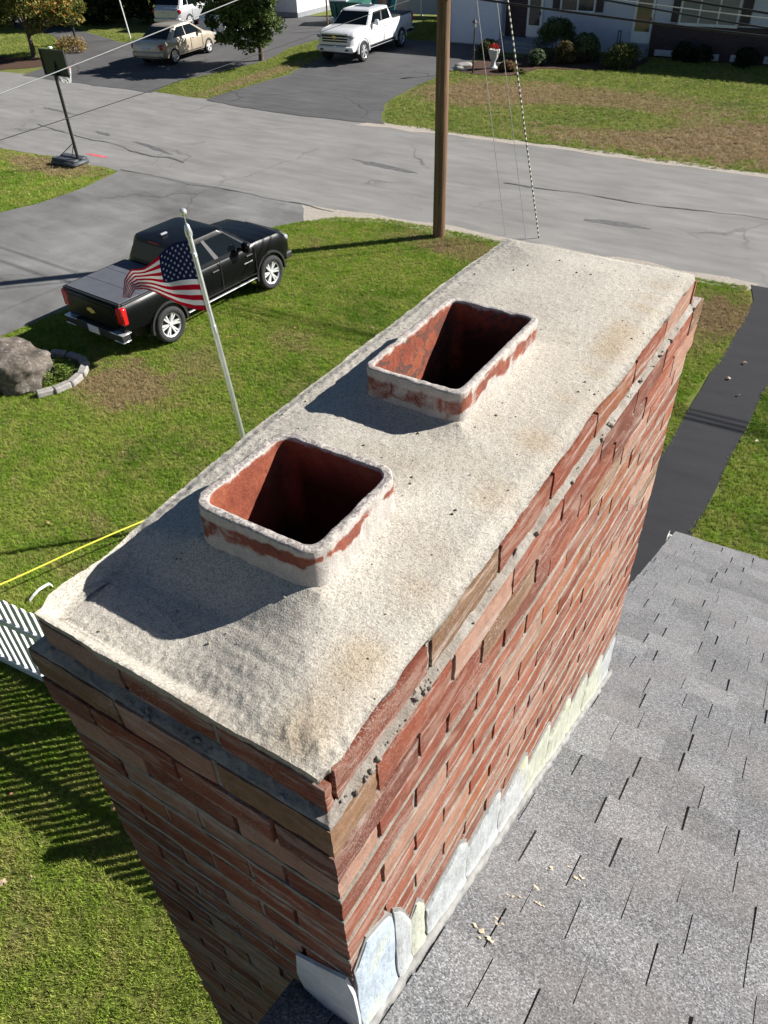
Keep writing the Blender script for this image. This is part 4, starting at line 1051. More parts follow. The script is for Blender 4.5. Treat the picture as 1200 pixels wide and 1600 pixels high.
for k in range(12):
    for s in (1, -1):
        b.tube([(.09 + lerp(.23, .13, q / 4) * cos(k * pi / 6 + s * q * .26), lerp(.23, .13, q / 4) * sin(k * pi / 6 + s * q * .26), 2.85 - .1 * q) for q in range(5)], .008, 4)
b.build('net', plain('white net', (.7, .7, .68), .8), hp)
b = MB(); b.lathe([(0, .05), (.06, .04), (.075, .0), (0, -.005)], 14, Matrix.Translation((-.2, 0, 3.46))); b.build('top_cap', M_white, hp, smooth=60)

# flagpole and flag
FB, FT = Vector((-6.52, 6.49, 0)), Vector((-6.745, 6.265, 4.63))
fp = thing('flagpole', 'silver metal flagpole with a ball on top, standing on the near lawn', 'flagpole', FB)
M_alu = plain('brushed aluminium', (.66, .67, .68), .32, .75)
d = FT - FB; P_ = lambda t, r=0: d * t
b = MB(); b.tube([P_(0), P_(.25)], .042, 16); b.tube([P_(.25), P_(.68)], .037, 16); b.tube([P_(.68), P_(.935)], .031, 16); b.tube([P_(.245), P_(.258)], .045, 16); b.tube([P_(.673), P_(.688)], .039, 16); b.build('pole', M_alu, fp, smooth=60)
b = MB(); b.tube([P_(.935), P_(.945), P_(.962), P_(.968)], [.04, .045, .03, .01], 14); b.build('truck', M_alu, fp, smooth=60)
b = MB(); b.tube([P_(.96), P_(.985)], .006, 8); b.lathe([(.046 * sin(pi * k / 10), -.046 * cos(pi * k / 10)) for k in range(11)], 18, Matrix.Translation(P_(.995))); b.build('ball', plain('silver ball', (.72, .70, .64), .25, .7), fp, smooth=80)
b = MB(); b.tube([P_(.67) + V(.04, -.02, 0), P_(.94) + V(.045, -.02, 0)], .006, 6); b.bbox(*[v for k in range(3) for v in ((P_(.89) + V(.04, -.03, 0))[k] - .022, (P_(.89) + V(.04, -.03, 0))[k] + .022)], .006); b.build('halyard', plain('white rope', (.7, .7, .68), .8), fp)

A = Vector((-.6926, -.7213, 0)).normalized()          # across the line of sight, to the left
A = Vector((-FT.y, FT.x, 0)).normalized(); A = A if A.dot(Vector((-1, -1, 0))) > 0 else -A
Bk = Vector((FT.x, FT.y, 0)).normalized()
TE = [(0, (0, 0)), (.14, (-.12, -.055)), (.3, (-.27, -.13)), (.45, (-.42, -.24)), (.6, (-.56, -.36)), (.78, (-.70, -.46)), (.9, (-.80, -.60)), (1, (-.86, -.80))]
BE = [(0, (0, -.90)), (.15, (-.13, -.90)), (.3, (-.26, -.86)), (.45, (-.38, -.80)), (.6, (-.50, -.74)), (.75, (-.62, -.68)), (.88, (-.70, -.70)), (1, (-.78, -.84))]
F_AT = .925
def flag_pt(u, v):
    t = (pwl(u, [(k, q[0]) for k, q in TE]), pwl(u, [(k, q[1]) for k, q in TE])); q = (pwl(u, [(k, q[0]) for k, q in BE]), pwl(u, [(k, q[1]) for k, q in BE]))
    a, z = lerp(t[0], q[0], v), lerp(t[1], q[1], v)
    a += -.035 * sin(pi * v) * sin(pi * min(1, u * 1.2)); z += .03 * sin(7 * u + 1.0) * u + .02 * sin(11 * u + 4 * v) * u
    dep = .75 * u * (1 - .35 * u) + .07 * sin(8 * u + 2.5 * v + .6) * min(1, u * 3) + .03 * sin(17 * u - 3 * v) * u
    base = FB + d * F_AT 
    s = FB + d * (F_AT + z / d.z * (1 - u))
    return Vector((s.x, s.y, FB.z + d.z * F_AT + z)) + A * (-a) * 1.12 + Bk * dep
NU, NV = 96, 65
flag = thing('flag', 'red white and blue striped flag with white stars, rippling from the silver flagpole', 'flag', FB + d * F_AT)
inv = Matrix.Translation(-(FB + d * F_AT))
def cloth(name, base):
    q = Mat(name, base, .8, spec=.1); tr = q.n('BsdfTranslucent'); tr.inputs['Color'].default_value = (*base, 1); mx = q.n('MixShader'); mx.inputs[0].default_value = .35
    q.link(q.b.outputs[0], mx.inputs[1]); q.link(tr.outputs[0], mx.inputs[2]); q.link(mx.outputs[0], q.t.nodes['Material Output'].inputs['Surface']); return q.m
cl_ = Mat('flag cloth', rough=.8, spec=.1); cl_.color(cl_.attr())
tr = cl_.n('BsdfTranslucent'); cl_.link(cl_.attr(), tr.inputs['Color']); mx = cl_.n('MixShader'); mx.inputs[0].default_value = .35
cl_.link(cl_.b.outputs[0], mx.inputs[1]); cl_.link(tr.outputs[0], mx.inputs[2]); cl_.link(mx.outputs[0], cl_.t.nodes['Material Output'].inputs['Surface']); M_cloth = cl_.m
st_, ca_ = MB(), MB()
for j in range(NV):
    s = int(j / 5); colr = (.56, .012, .045) if s % 2 == 0 else (.78, .77, .78)
    for i in range(NU):
        q = [flag_pt(a / NU, c_ / NV) for a, c_ in ((i, j), (i + 1, j), (i + 1, j + 1), (i, j + 1))]
        if i < 38 and j < 35: ca_.add(q, [(0, 1, 2, 3)], col=(.022, .030, .115))
        else: st_.add(q, [(0, 1, 2, 3)], mat=s % 2, col=colr)
for nme, mb in (('stripes', st_), ('canton', ca_)):
    o = mb.build(nme, [cloth('red flag cloth', (.56, .012, .045)), cloth('white flag cloth', (.78, .77, .78))] if nme == 'stripes' else M_cloth, flag, T=inv, fix=False)
    bm = bmesh.new(); bm.from_mesh(o.data); bmesh.ops.remove_doubles(bm, verts=bm.verts, dist=1e-5); bmesh.ops.solidify(bm, geom=bm.faces[:], thickness=.0015); bm.to_mesh(o.data); bm.free(); o.data.polygons.foreach_set('use_smooth', [True] * len(o.data.polygons))
sm_ = MB()
for r in range(9):
    for c_ in range(6 if r % 2 == 0 else 5):
        cu, cv = (1 + 2 * c_ + r % 2) / 12 * 38 / NU, (r + 1) / 10 * 35 / NV
        for off in (.003, -.005):
            pts = []
            nrm = (flag_pt(cu + .01, cv) - flag_pt(cu, cv)).cross(flag_pt(cu, cv + .01) - flag_pt(cu, cv)).normalized()
            for k in range(10):
                R_ = .5 if k % 2 == 0 else .2; a = pi / 2 + k * pi / 5
                pts.append(flag_pt(max(0, cu + cos(a) * R_ * .030), cv - sin(a) * R_ * .055) + nrm * off)
            sm_.add(pts, [list(range(10))], col=(.8, .8, .8))
sm_.build('stars', M_cloth, flag, T=inv, fix=False)

# ------------------------------------------------------------------ white picket fence behind the chimney
fd = Vector((.9965, .084, 0)); F0 = Vector((-13.0, 2.10, 0))
fe = thing('picket_fence', 'white vinyl picket fence running to the house behind the chimney', 'fence', F0, math.atan2(fd.y, fd.x))
M_vinyl = plain('white vinyl', (.74, .74, .75), .45, var=.05)
LEN = 12.3; b = MB()
for k in range(int(LEN / .138)):
    x = .05 + .138 * k; b.bbox(x, x + .074, -.016, .016, .12, .98, .004); b.bbox(x, x + .074, -.016, .016, 1.03, 1.42 - .0, .004)
    b.add([(x, -.016, 1.421), (x + .074, -.016, 1.421), (x + .074, .016, 1.421), (x, .016, 1.421), (x + .037, 0, 1.46)], [(0, 1, 4), (1, 2, 4), (2, 3, 4), (3, 0, 4)])
b.build('pickets', M_vinyl, fe)
for z0, z1, w in ((.03, .15, .03), (.955, 1.05, .03)):
    b = MB(); b.bbox(0, LEN, -w, w, z0, z1, .006); b.build('rail', M_vinyl, fe)
for k in range(6):
    x = LEN * k / 5; b = MB(); b.bbox(x - .065, x + .065, -.065, .065, 0, 1.55, .008); b.add([(x - .08, -.08, 1.55), (x + .08, -.08, 1.55), (x + .08, .08, 1.55), (x - .08, .08, 1.55), (x, 0, 1.62)], [(0, 1, 4), (1, 2, 4), (2, 3, 4), (3, 0, 4), (0, 3, 2, 1)]); b.build('post', M_vinyl, fe)

# rope, white strip, boulder, stone ring
b = MB(); b.tube([(lerp(-12.4, -7.1, t / 30), lerp(-6.6, 6.49, t / 30), .015 + .385 * min(1, (30 - t) / 2.2, t / 2.2) - .10 * sin(pi * t / 30) + .012 * sin(t * 1.3) * min(1, 30 - t, t)) for t in range(31)], .013, 8)
tag(b.build('rope', plain('yellow rope', (.62, .60, .06), .7, var=.15, scale=60), smooth=80), 'taut yellow rope strung low over the lawn left of the chimney', 'rope')
b = MB(); sp = [(0, 0, .01), (.02, .06, .035), (.05, .14, .05), (.085, .21, .045), (.13, .25, .05), (.18, .25, .02)]
for s0, s1 in zip(sp, sp[1:]): b.add([(s0[0] - .022, s0[1] + .012, s0[2]), (s0[0] + .022, s0[1] - .012, s0[2]), (s1[0] + .022, s1[1] - .014, s1[2]), (s1[0] - .022, s1[1] + .014, s1[2])], [(0, 1, 2, 3)])
o = b.build('plastic_strip', plain('white plastic', (.75, .75, .73), .5), fix=False); o.location = (-8.10, 3.40, .04); o.rotation_euler = (0, 0, .30); o.scale = (.9, 1.25, 1.2)
bm = bmesh.new(); bm.from_mesh(o.data); bmesh.ops.remove_doubles(bm, verts=bm.verts, dist=1e-5); bmesh.ops.solidify(bm, geom=bm.faces[:], thickness=.004); bm.to_mesh(o.data); bm.free()
tag(o, 'curled white plastic strip lying on the lawn by the fence', 'plastic strip')

m = Mat('boulder stone', rough=.95, spec=.15); p = m.obj()
c = m.ramp(m.noise(p, 3.2, 8, .72, .6), [(.3, (.05, .042, .036)), (.48, (.15, .125, .105)), (.7, (.27, .235, .20))])
c = m.mix(m.ramp(m.noise(p, 13, 6, .75), [(.55, 0.0), (.66, .75)]), c, (.42, .41, .38)); c = m.mix(m.ramp(m.noise(p, 2.0, 5, .7), [(.55, 0.0), (.68, .6)]), c, (.03, .03, .028))
m.color(c); m.bump(m.noise(p, 14, 8, .8), 1.0, .06); M_stone = m.m
def rock(name, cx, cy, rx, ry, rz, seed, mt, n=40, rough=.22, ang=0.0, flat=None):
    b = MB(); vs = []
    for i in range(n // 2 + 1):
        for j in range(n):
            a, e = 2 * pi * j / n, -pi * .5 + pi * i / (n // 2); q = Vector((cos(e) * cos(a), cos(e) * sin(a), sin(e)))
            q = Vector([math.copysign(abs(t) ** .78, t) for t in q])
            f = 1 + rough * fbm(q.x * 1.1 + seed, q.y * 1.1, q.z * 1.1, 5) 
            P = Vector((q.x * rx * f, q.y * ry * f, q.z * rz * f))
            if flat:
                N_ = Vector((cos(flat[0]), sin(flat[0]), .05)); dd = P.dot(N_) - flat[1]
                if dd > 0: P -= N_ * (dd * .93 + .10 * sstep(0, .22, dd) * (1 + 1.1 * fbm(P.x * 4, P.y * 4, P.z * 4, 5)))
            vs.append(P)
    F = [[i * n + j, i * n + (j + 1) % n, (i + 1) * n + (j + 1) % n, (i + 1) * n + j] for i in range(n // 2) for j in range(n)]
    b.add(vs, F); o = b.build(name, mt, smooth=50); o.location = (cx, cy, rz * .42); o.rotation_euler = (0, 0, ang); return o
tag(rock('boulder', -13.60, 6.98, 1.0, .66, .56, 4.0, M_stone, 96, .27, .55, (radians(-118), .30)), 'big weathered grey boulder on the lawn behind the black pickup', 'boulder')
M_edge = plain('concrete edging', (.30, .28, .26), .9, var=.25, scale=12, bump=.006)
ring = [(-13.72, 8.10), (-13.38, 8.30), (-13.0, 8.38), (-12.62, 8.30), (-12.36, 8.06), (-12.22, 7.74), (-12.22, 7.42), (-12.36, 7.14)]
eo = None
for k, (x, y) in enumerate(ring):
    a = math.atan2((ring[min(k + 1, 7)][1] - ring[max(k - 1, 0)][1]), (ring[min(k + 1, 7)][0] - ring[max(k - 1, 0)][0]))
    b = MB(); b.bbox(-.165, .165, -.085, .085, 0, .12 + rnd.uniform(-.01, .02), .022); o = b.build('edging_stone', M_edge, smooth=30)
    o.location = (x, y, 0); o.rotation_euler = (rnd.uniform(-.05, .05), rnd.uniform(-.05, .05), a)
    tag(o, 'pale concrete edging stone in the curved row beside the big boulder', 'edging stone', 'edging stones round the plant bed')

# ------------------------------------------------------------------ foliage
M_leaf = attr_mat('leaves', .6, .12, 3., spec=.3, transl=.28)
M_bark = plain('bark', (.10, .075, .055), .95, var=.35, scale=14, bump=.02)
def leaf_mass(clumps, per, size, cols, rl, up=.35):
    """leaf sized faces thrown round clump centres; each face its own tint"""
    b = MB()
    for (c0, r, tone) in clumps:
        for k in range(per):
            q = Vector((rl.gauss(0, 1), rl.gauss(0, 1), rl.gauss(0, 1))); q = q.normalized() * r * rl.random() ** .42
            c_ = Vector(c0) + Vector((q.x, q.y, q.z * .8)); s = size * rl.uniform(.6, 1.35)
            nrm = Vector((rl.gauss(0, 1), rl.gauss(0, 1), rl.gauss(0, 1) + up * 2)).normalized(); a = nrm.orthogonal().normalized(); a = Matrix.Rotation(rl.uniform(0, 6.28), 3, nrm) @ a; e = nrm.cross(a)
            cc = rl.choice(cols); f = tone * rl.uniform(.75, 1.3); cc = tuple(x * f for x in cc)
            b.add([c_ - a * s, c_ - e * s * .45 - a * s * .1, c_ + a * s, c_ + e * s * .45 - a * s * .1], [(0, 1, 2, 3)], col=cc)
    return b
def tree(name, label, cat, x, y, trunk_h, r0, crown_c, crown_r, clumps, per, size, cols, seed, group=None, tint=None, forks=5, clr=.75):
    rl = random.Random(seed); t = thing(name, label, cat, (x, y, 0), 0, group)
    b = MB(); cz = crown_c[2]; tops = []
    trunk = [(0, 0, -.1), (.02, .01, trunk_h * .5), (rl.uniform(-.08, .08), rl.uniform(-.08, .08), trunk_h)]
    b.tube([(0, 0, -.1), (0, 0, .06)] + trunk[1:], [r0 * 1.5, r0 * 1.1, r0 * .9, r0 * .75], 10)
    cl = []
    for k in range(clumps):
        q = Vector((rl.gauss(0, 1), rl.gauss(0, 1), rl.gauss(0, 1))).normalized() * rl.random() ** .36
        c_ = Vector((crown_c[0] + q.x * crown_r[0], crown_c[1] + q.y * crown_r[1], cz + q.z * crown_r[2])); r = rl.uniform(.22, .42) * min(crown_r) * clr
        tone = rl.uniform(.7, 1.25); cl.append((c_, r, tone))
    for k in range(forks * 3):
        e = cl[rl.randrange(len(cl))][0]; s0 = Vector(trunk[-1]) * rl.uniform(.6, 1.0); mid = (s0 + e) / 2 + Vector((rl.uniform(-.2, .2), rl.uniform(-.2, .2), -.1 * (e - s0).length * .5))
        b.tube([s0, mid, e], [r0 * .5, r0 * .26, r0 * .08], 6)
    b.build('trunk', M_bark, t, smooth=60)
    lm = leaf_mass(cl, per, size, cols, rl)
    if tint:
        for i in range(0, len(lm.c), 4):
            k = tint(lm.v[i], rl)
            if k: lm.c[i:i + 4] = [tuple(k[q] * rl.uniform(.8, 1.2) for q in range(3))] * 4
    lm.build('crown', M_leaf, t, fix=False); return t
LG = [(.045, .085, .018), (.07, .115, .025), (.10, .135, .035), (.035, .06, .016)]
def autumn(v, rl):
    x = v[0] + .4 * v[2] - 2.0 + rl.gauss(0, .8)
    if x > 2.1: return rl.choice([(.42, .20, .045), (.36, .13, .03), (.40, .26, .06)])
    if x > 1.2: return rl.choice([(.24, .19, .04), (.16, .16, .03), (.28, .17, .04)])
    return None
tree('maple_tree', 'maple turning orange on one side, in front of the dark hedge at far left', 'tree', -41.6, 30.2, 1.6, .13, (.7, .9, 3.0), (2.9, 2.2, 1.85), 95, 150, .095, [(.10, .15, .03), (.16, .18, .035), (.07, .105, .022), (.20, .19, .04)], 11, 'trees across the street', autumn)
tree('maple_tree', 'green leafy tree with a thick dark trunk left of the orange maple', 'tree', -43.6, 28.6, 1.5, .26, (-.3, .6, 3.1), (2.6, 2.2, 1.9), 95, 150, .095, [(.08, .11, .025), (.12, .14, .03), (.05, .075, .02), (.16, .15, .035)], 12, 'trees across the street')
tree('garden_tree', 'small round green tree on the grass strip beside the sedan', 'tree', -29.25, 34.45, 1.2, .13, (.05, -.85, 2.65), (2.55, 1.75, 1.95), 130, 150, .10, LG + [(.11, .15, .04), (.14, .17, .05)], 13, 'trees across the street')
DK = [(.016, .034, .014), (.024, .046, .017), (.034, .058, .018), (.012, .022, .011)]
for k, (x, y, r, h, l) in enumerate([(-50.2, 38.4, 1.9, 5.5, 'leftmost of the row'), (-47.3, 39.9, 1.9, 5.2, 'second from left, behind the mailbox'), (-44.6, 41.6, 1.9, 6.0, 'just left of the silver SUV'), (-42.0, 44.2, 2.0, 6.2, 'right behind the silver SUV'), (-39.8, 47.4, 2.2, 6.2, 'rightmost of the row, behind the round tree'), (-53.8, 36.5, 2.0, 5.6, 'partly hidden by the maples')]):
    tree('evergreen_tree', 'dark evergreen of the tall row, ' + l, 'tree', x, y, 1.0, .15, (0, 0, h * .46), (r * 1.15, r, h * .5), 110, 170, .13, DK + ([(.12, .13, .03)] if k in (1, 2) else []), 30 + k, 'dark evergreens behind the cars', forks=3, clr=.95)
def shrub(label, x, y, r, h, cols, seed, size=.045, name='shrub', clumps=60, per=130, dome=True, cat='shrub', grp='shrubs in front of the ranch house'):
    rl = random.Random(seed); t = thing(name, label, cat, (x, y, 0), 0, grp)
    cl = []
    for k in range(clumps):
        a = rl.uniform(0, 6.28); e = rl.random() ** .6; rr = r * .80 * math.sqrt(1 - e * e * .9) * rl.uniform(.75, 1.0)
        cl.append(((rr * cos(a), rr * sin(a), h * (.12 + .70 * e)), r * .30, rl.uniform(.75, 1.2)))
    b = MB()
    for k in range(7): a = k * .9; b.tube([(0, 0, 0), (.3 * r * cos(a), .3 * r * sin(a), h * .5)], [.02, .012], 5)
    b.build('stem', M_bark, t)
    leaf_mass(cl, per, size, cols, rl, .6).build('foliage', M_leaf, t, fix=False); return t
SG = [(.085, .12, .045), (.12, .155, .06), (.06, .09, .03)]
shrub('large round dark rhododendron, biggest shrub before the ranch house', -16.1, 41.0, 1.12, 1.75, SG, 1, .06)
shrub('loose shrub with pale glossy leaves right of the largest rhododendron', -14.35, 40.5, .75, 1.25, SG + [(.22, .25, .15)], 2, .06)
shrub('low wide clipped dome shrub in front of the second white door', -12.35, 40.0, 1.05, .95, [(.09, .11, .025), (.13, .14, .03), (.06, .08, .02)], 3, .04)
shrub('small brownish rounded shrub in front of the largest rhododendron', -15.0, 39.6, .60, 1.02, [(.16, .11, .05), (.12, .10, .04), (.09, .09, .03)], 4, .04)
shrub('small light variegated plant at the left foot of the rhododendron', -16.05, 38.75, .48, .7, [(.08, .12, .04), (.25, .30, .2), (.06, .1, .03)], 5, .05)
shrub('clipped flat-topped shrub beside the pale garage wall', -19.0, 39.6, .62, .8, [(.10, .11, .03), (.14, .13, .04), (.06, .07, .02)], 6, .04)
shrub('low reddish flowering plant right of the white urn', -16.75, 37.0, .45, .42, [(.30, .10, .06), (.10, .12, .03), (.08, .10, .03), (.22, .13, .07)], 7, .045)
shrub('tiny yellow green plant at the edge of the garden bed', -15.85, 36.6, .22, .22, [(.18, .18, .04), (.12, .15, .04)], 8, .04, clumps=12, per=50)
for k, (x, y, r, h) in enumerate([(-10.2, 42.15, .55, .85), (-9.3, 42.1, .5, .75), (-7.35, 42.05, .6, .8), (-5.6, 42.05, .55, .75), (-3.6, 42.0, .6, .8)]):
    shrub('dark foundation shrub in the shade, %s along the brick wall' % ['leftmost', 'second', 'third', 'fourth', 'fifth'][k], x, y, r, h, [(.03, .045, .02), (.02, .03, .015)], 20 + k, .05)
shrub('yellow green ground cover between the boulder and the edging stones', -12.85, 7.70, .52, .22, [(.13, .20, .03), (.17, .22, .05), (.09, .14, .025)], 9, .03, 'ground_cover', 34, 70, True, 'plant', 'plants on the near lawn')
shrub('tall straw coloured ornamental grass below the mailbox', -40.9, 32.2, 1.0, .75, [(.36, .28, .10), (.28, .20, .07), (.20, .19, .06), (.40, .22, .10)], 10, .06, 'ornamental_grass', 30, 60, True, 'plant', 'plants by the mulch bed')

# ------------------------------------------------------------------ across the street: ranch house and its yard
M_sid = Mat('lap siding', (.44, .45, .49), .7, spec=.3); p = M_sid.obj()
z_ = M_sid.xyz(p)[2]; sv = M_sid.math('FRACT', M_sid.math('MULTIPLY', z_, 1 / .13)); M_sid.color(M_sid.ramp(M_sid.noise(p, 2, 4), [(.3, (.52, .56, .66)), (.7, (.58, .62, .72))])); M_sid.bump(sv, .9, .02); M_sid = M_sid.m
m = Mat('dark brick facing', rough=.9, spec=.15); p = m.obj(); bt = m.n('TexBrick'); mp = m.n('Mapping'); m.link(p, mp.inputs[0]); mp.inputs['Rotation'].default_value = (pi / 2, 0, 0)
m.link(mp.outputs[0], bt.inputs['Vector']); bt.inputs['Scale'].default_value = 1.0; bt.inputs['Brick Width'].default_value = .21; bt.inputs['Row Height'].default_value = .07; bt.inputs['Mortar Size'].default_value = .006
bt.inputs['Color1'].default_value = (.055, .038, .042, 1); bt.inputs['Color2'].default_value = (.08, .05, .052, 1); bt.inputs['Mortar'].default_value = (.10, .09, .09, 1); m.color(bt.outputs[0]); M_dbrick = m.m
M_shut = plain('dark shutter', (.035, .025, .03), .6); M_pane = plain('window glass', (.06, .062, .055), .08, spec=.8); M_curt = plain('grey blind', (.26, .25, .22), .8)
M_grey = plain('grey step', (.25, .26, .28), .85, var=.15, scale=4)
rh = thing('ranch_house', 'grey sided ranch house with dark brick front, across the street', 'house', (0, 0, 0))
b = MB(); b.box(-19.72, -11.95, 43.0, 51, .0, 3.15); b.box(-12.0, 12, 42.86, 51, 1.38, 3.14); b.box(-23.3, -19.7, 42.46, 51, 0, 3.13); b.build('wall', M_sid, rh)
b = MB(); b.box(-12.03, 12.03, 42.78, 43.2, 0, 1.385); b.box(-19.93, -18.5, 42.96, 43.1, .4, 3.1); b.build('brick_front', M_dbrick, rh)
b = MB()
for (xa, xb, yf) in ((-23.9, 12.6, 42.3),):
    b.hexa([(xa, yf, 3.12), (xb, yf, 3.12), (xb, 47, 5.0), (xa, 47, 5.0), (xa, yf, 3.24), (xb, yf, 3.24), (xb, 47, 5.14), (xa, 47, 5.14)])
    b.hexa([(xa, 51.6, 3.12), (xb, 51.6, 3.12), (xb, 47.01, 5.0), (xa, 47.01, 5.0), (xa, 51.6, 3.24), (xb, 51.6, 3.24), (xb, 47.01, 5.14), (xa, 47.01, 5.14)])
b.build('roof', plain('brown roof shingles', (.12, .105, .095), .9, var=.2, scale=8), rh)
b = MB(); b.bbox(-22.58, -19.76, 42.40, 42.47, .05, 2.15, .01)
for k in range(1, 4): b.bbox(-22.56, -19.78, 42.385, 42.402, .05 + .52 * k - .008, .05 + .52 * k + .008, .003)
gd = b.build('garage_door', plain('garage door paint', (.66, .70, .78), .6, var=.05), rh)
def window(x0, x1, y, z0, z1, lites, glass=M_pane):
    b = MB(); w = .07
    b.bbox(x0, x1, y - .05, y + .02, z0, z0 + w, .006); b.bbox(x0, x1, y - .05, y + .02, z1 - w, z1, .006); b.bbox(x0 - .04, x1 + .04, y - .09, y - .045, z0 - .04, z0 + .02, .006)
    for k in range(lites + 1):
        xx = lerp(x0, x1 - w, k / lites); b.bbox(xx, xx + w, y - .049, y + .019, z0 + w, z1 - w, .006)
    f = b.build('window', M_white, rh)
    g_ = MB(); g_.box(x0 + .02, x1 - .02, y - .02, y - .012, z0 + .02, z1 - .02); g_.build('pane', glass, f); return f
window(-16.78, -15.0, 42.99, 1.62, 2.8, 2); window(-10.85, -8.22, 42.85, 1.38, 2.75, 3, M_curt)
for (x0, x1) in ((-17.2, -16.84), (-14.95, -14.6)):
    b = MB(); b.bbox(x0, x1, 42.94, 42.995, 1.66, 2.85, .01); b.build('shutter', M_shut, rh)
for (x0, x1) in ((-11.22, -10.9), (-8.16, -7.72)):
    b = MB(); b.bbox(x0, x1, 42.80, 42.855, 1.45, 2.8, .01); b.build('shutter', M_shut, rh)
for x0, x1, z0 in ((-18.52, -17.68, .46), (-13.02, -12.06, .48)):
    b = MB(); b.bbox(x0, x1, 42.92, 43.0, z0, z0 + 2.1, .01); dr = b.build('door', M_white, rh)
    b = MB(); b.box(x0 + .13, x1 - .13, 42.905, 42.925, z0 + .50, z0 + 1.95); b.build('pane', M_pane, dr)
    b = MB(); b.bbox(x1 - .12, x1 - .08, 42.86, 42.91, z0 + .95, z0 + 1.1, .01); b.build('handle', M_trim, dr)
b = MB(); b.bbox(-19.6, -17.3, 41.7, 42.95, 0, .40, .015); b.bbox(-19.6, -17.3, 41.35, 41.7, 0, .24, .015); b.bbox(-19.6, -17.3, 41.0, 41.35, 0, .12, .015); b.build('front_steps', M_grey, rh)
b = MB(); b.bbox(-13.3, -11.98, 41.8, 42.9, 0, .42, .015); b.bbox(-13.3, -11.98, 41.5, 41.8, 0, .2, .015); b.build('side_steps', M_grey, rh)
b = MB()
for xx in (-13.55, -13.42): b.tube([(xx, 42.6, .1), (xx, 42.6, 1.0)], .025, 6)
b.tube([(-13.55, 42.6, 1.0), (-13.42, 42.6, 1.0)], .025, 6); b.build('railing', M_shut, rh)
for x0, x1, z0, z1 in ((-11.70, -10.66, .06, .31), (-9.05, -8.70, .02, .29), (-8.18, -7.74, .03, .31), (-6.72, -6.0, .05, .34)):
    b = MB(); b.bbox(x0, x1, 42.72, 42.79, z0, z1, .01); b.build('basement_window', plain('basement window', (.55, .56, .60), .5), rh)

lp = thing('lamp_post', 'slim dark lamp post in the garden bed before the garage', 'lamp post', (-18.0, 36.0, 0))
b = MB(); b.tube([(0, 0, 0), (0, 0, 1.75)], [.045, .035], 10); b.bbox(-.05, .05, -.05, .05, .9, .96, .01); b.build('post', M_shut, lp, smooth=50)
b = MB(); b.lathe([(.04, 1.75), (.085, 1.82), (.10, 2.0), (.05, 2.02)], 6); b.build('lantern', M_lamp, lp); b = MB(); b.lathe([(.13, 2.0), (.03, 2.12), (0, 2.16)], 6); b.build('cap', M_shut, lp)
ur = thing('urn_planter', 'white urn planter of red flowers beside the lamp post', 'planter', (-17.6, 37.3, 0))
b = MB(); b.lathe([(.0, 0), (.2, 0), (.2, .06), (.10, .14), (.09, .30), (.16, .40), (.24, .62), (.27, .78), (.25, .80), (.21, .76), (0, .74)], 18); b.build('urn', plain('urn stone', (.55, .56, .54), .8, var=.15), ur, smooth=50)
leaf_mass([((.12 * cos(k), .12 * sin(k), .86 + .05 * (k % 3)), .12, 1) for k in range(8)], 60, .035, [(.55, .015, .02), (.62, .03, .03), (.5, .01, .02), (.06, .1, .03)], random.Random(3)).build('flowers', M_leaf, ur, fix=False)
b = MB(); b.tube([(0, 0, 0), (0, 0, 1.5), (.06, 0, 1.62), (.16, 0, 1.6), (.2, 0, 1.5)], .012, 6); o = b.build('shepherd_hook', M_trim); o.location = (-16.9, 36.3, 0); tag(o, 'thin metal garden hook right of the white urn', 'garden hook')
b = MB(); b.bbox(-.45, .45, -.14, .14, 0, .16, .04)
for k, (x, y, a, s) in enumerate([(-19.0, 37.0, .9, 1.0), (-18.75, 36.2, .6, .8), (-17.3, 37.9, 0, 1.1)]):
    o = rock('bed_stone', x, y, .42 * s, .22 * s, .14, 20 + k, M_edge, 20, .25, a); tag(o, ['flat grey stone left of the lamp post', 'small pale stone at the foot of the lamp post', 'grey stone behind the urn planter'][k], 'stone', 'stones edging the garden bed')

mb_ = thing('mailbox', 'pale mailbox on a dark post beside the maple', 'mailbox', (-42.5, 33.9, 0), .5)
b = MB(); b.bbox(-.05, .05, -.05, .05, 0, 1.0, .008); b.build('post', M_shut, mb_)
b = MB(); n = 12; pr = [(-.13, 0), (.13, 0)] + [(.13 * cos(pi * k / n), .16 + .13 * sin(pi * k / n)) for k in range(n + 1)]; b.prism(pr, lambda y, z: (-.28, y, 1.0 + z * 1.3), lambda y, z: (.28, y, 1.0 + z * 1.3)); b.build('box', plain('mailbox paint', (.55, .48, .42), .5), mb_)
b = MB(); b.tube([(0, 0, 0), (-.35, -.05, 2.9)], .035, 8); o = b.build('marker_pole', M_white); o.location = (-40.65, 36.35, 0); tag(o, 'thin white leaning pole on the lawn left of the silver SUV', 'pole')
b = MB(); b.tube([(0, 0, 0), (0, 0, 3.4)], .05, 8); o = b.build('post', M_wood); o.location = (-31.2, 43.1, 0); tag(o, 'slim brown post between the round tree and the white pickup', 'post')

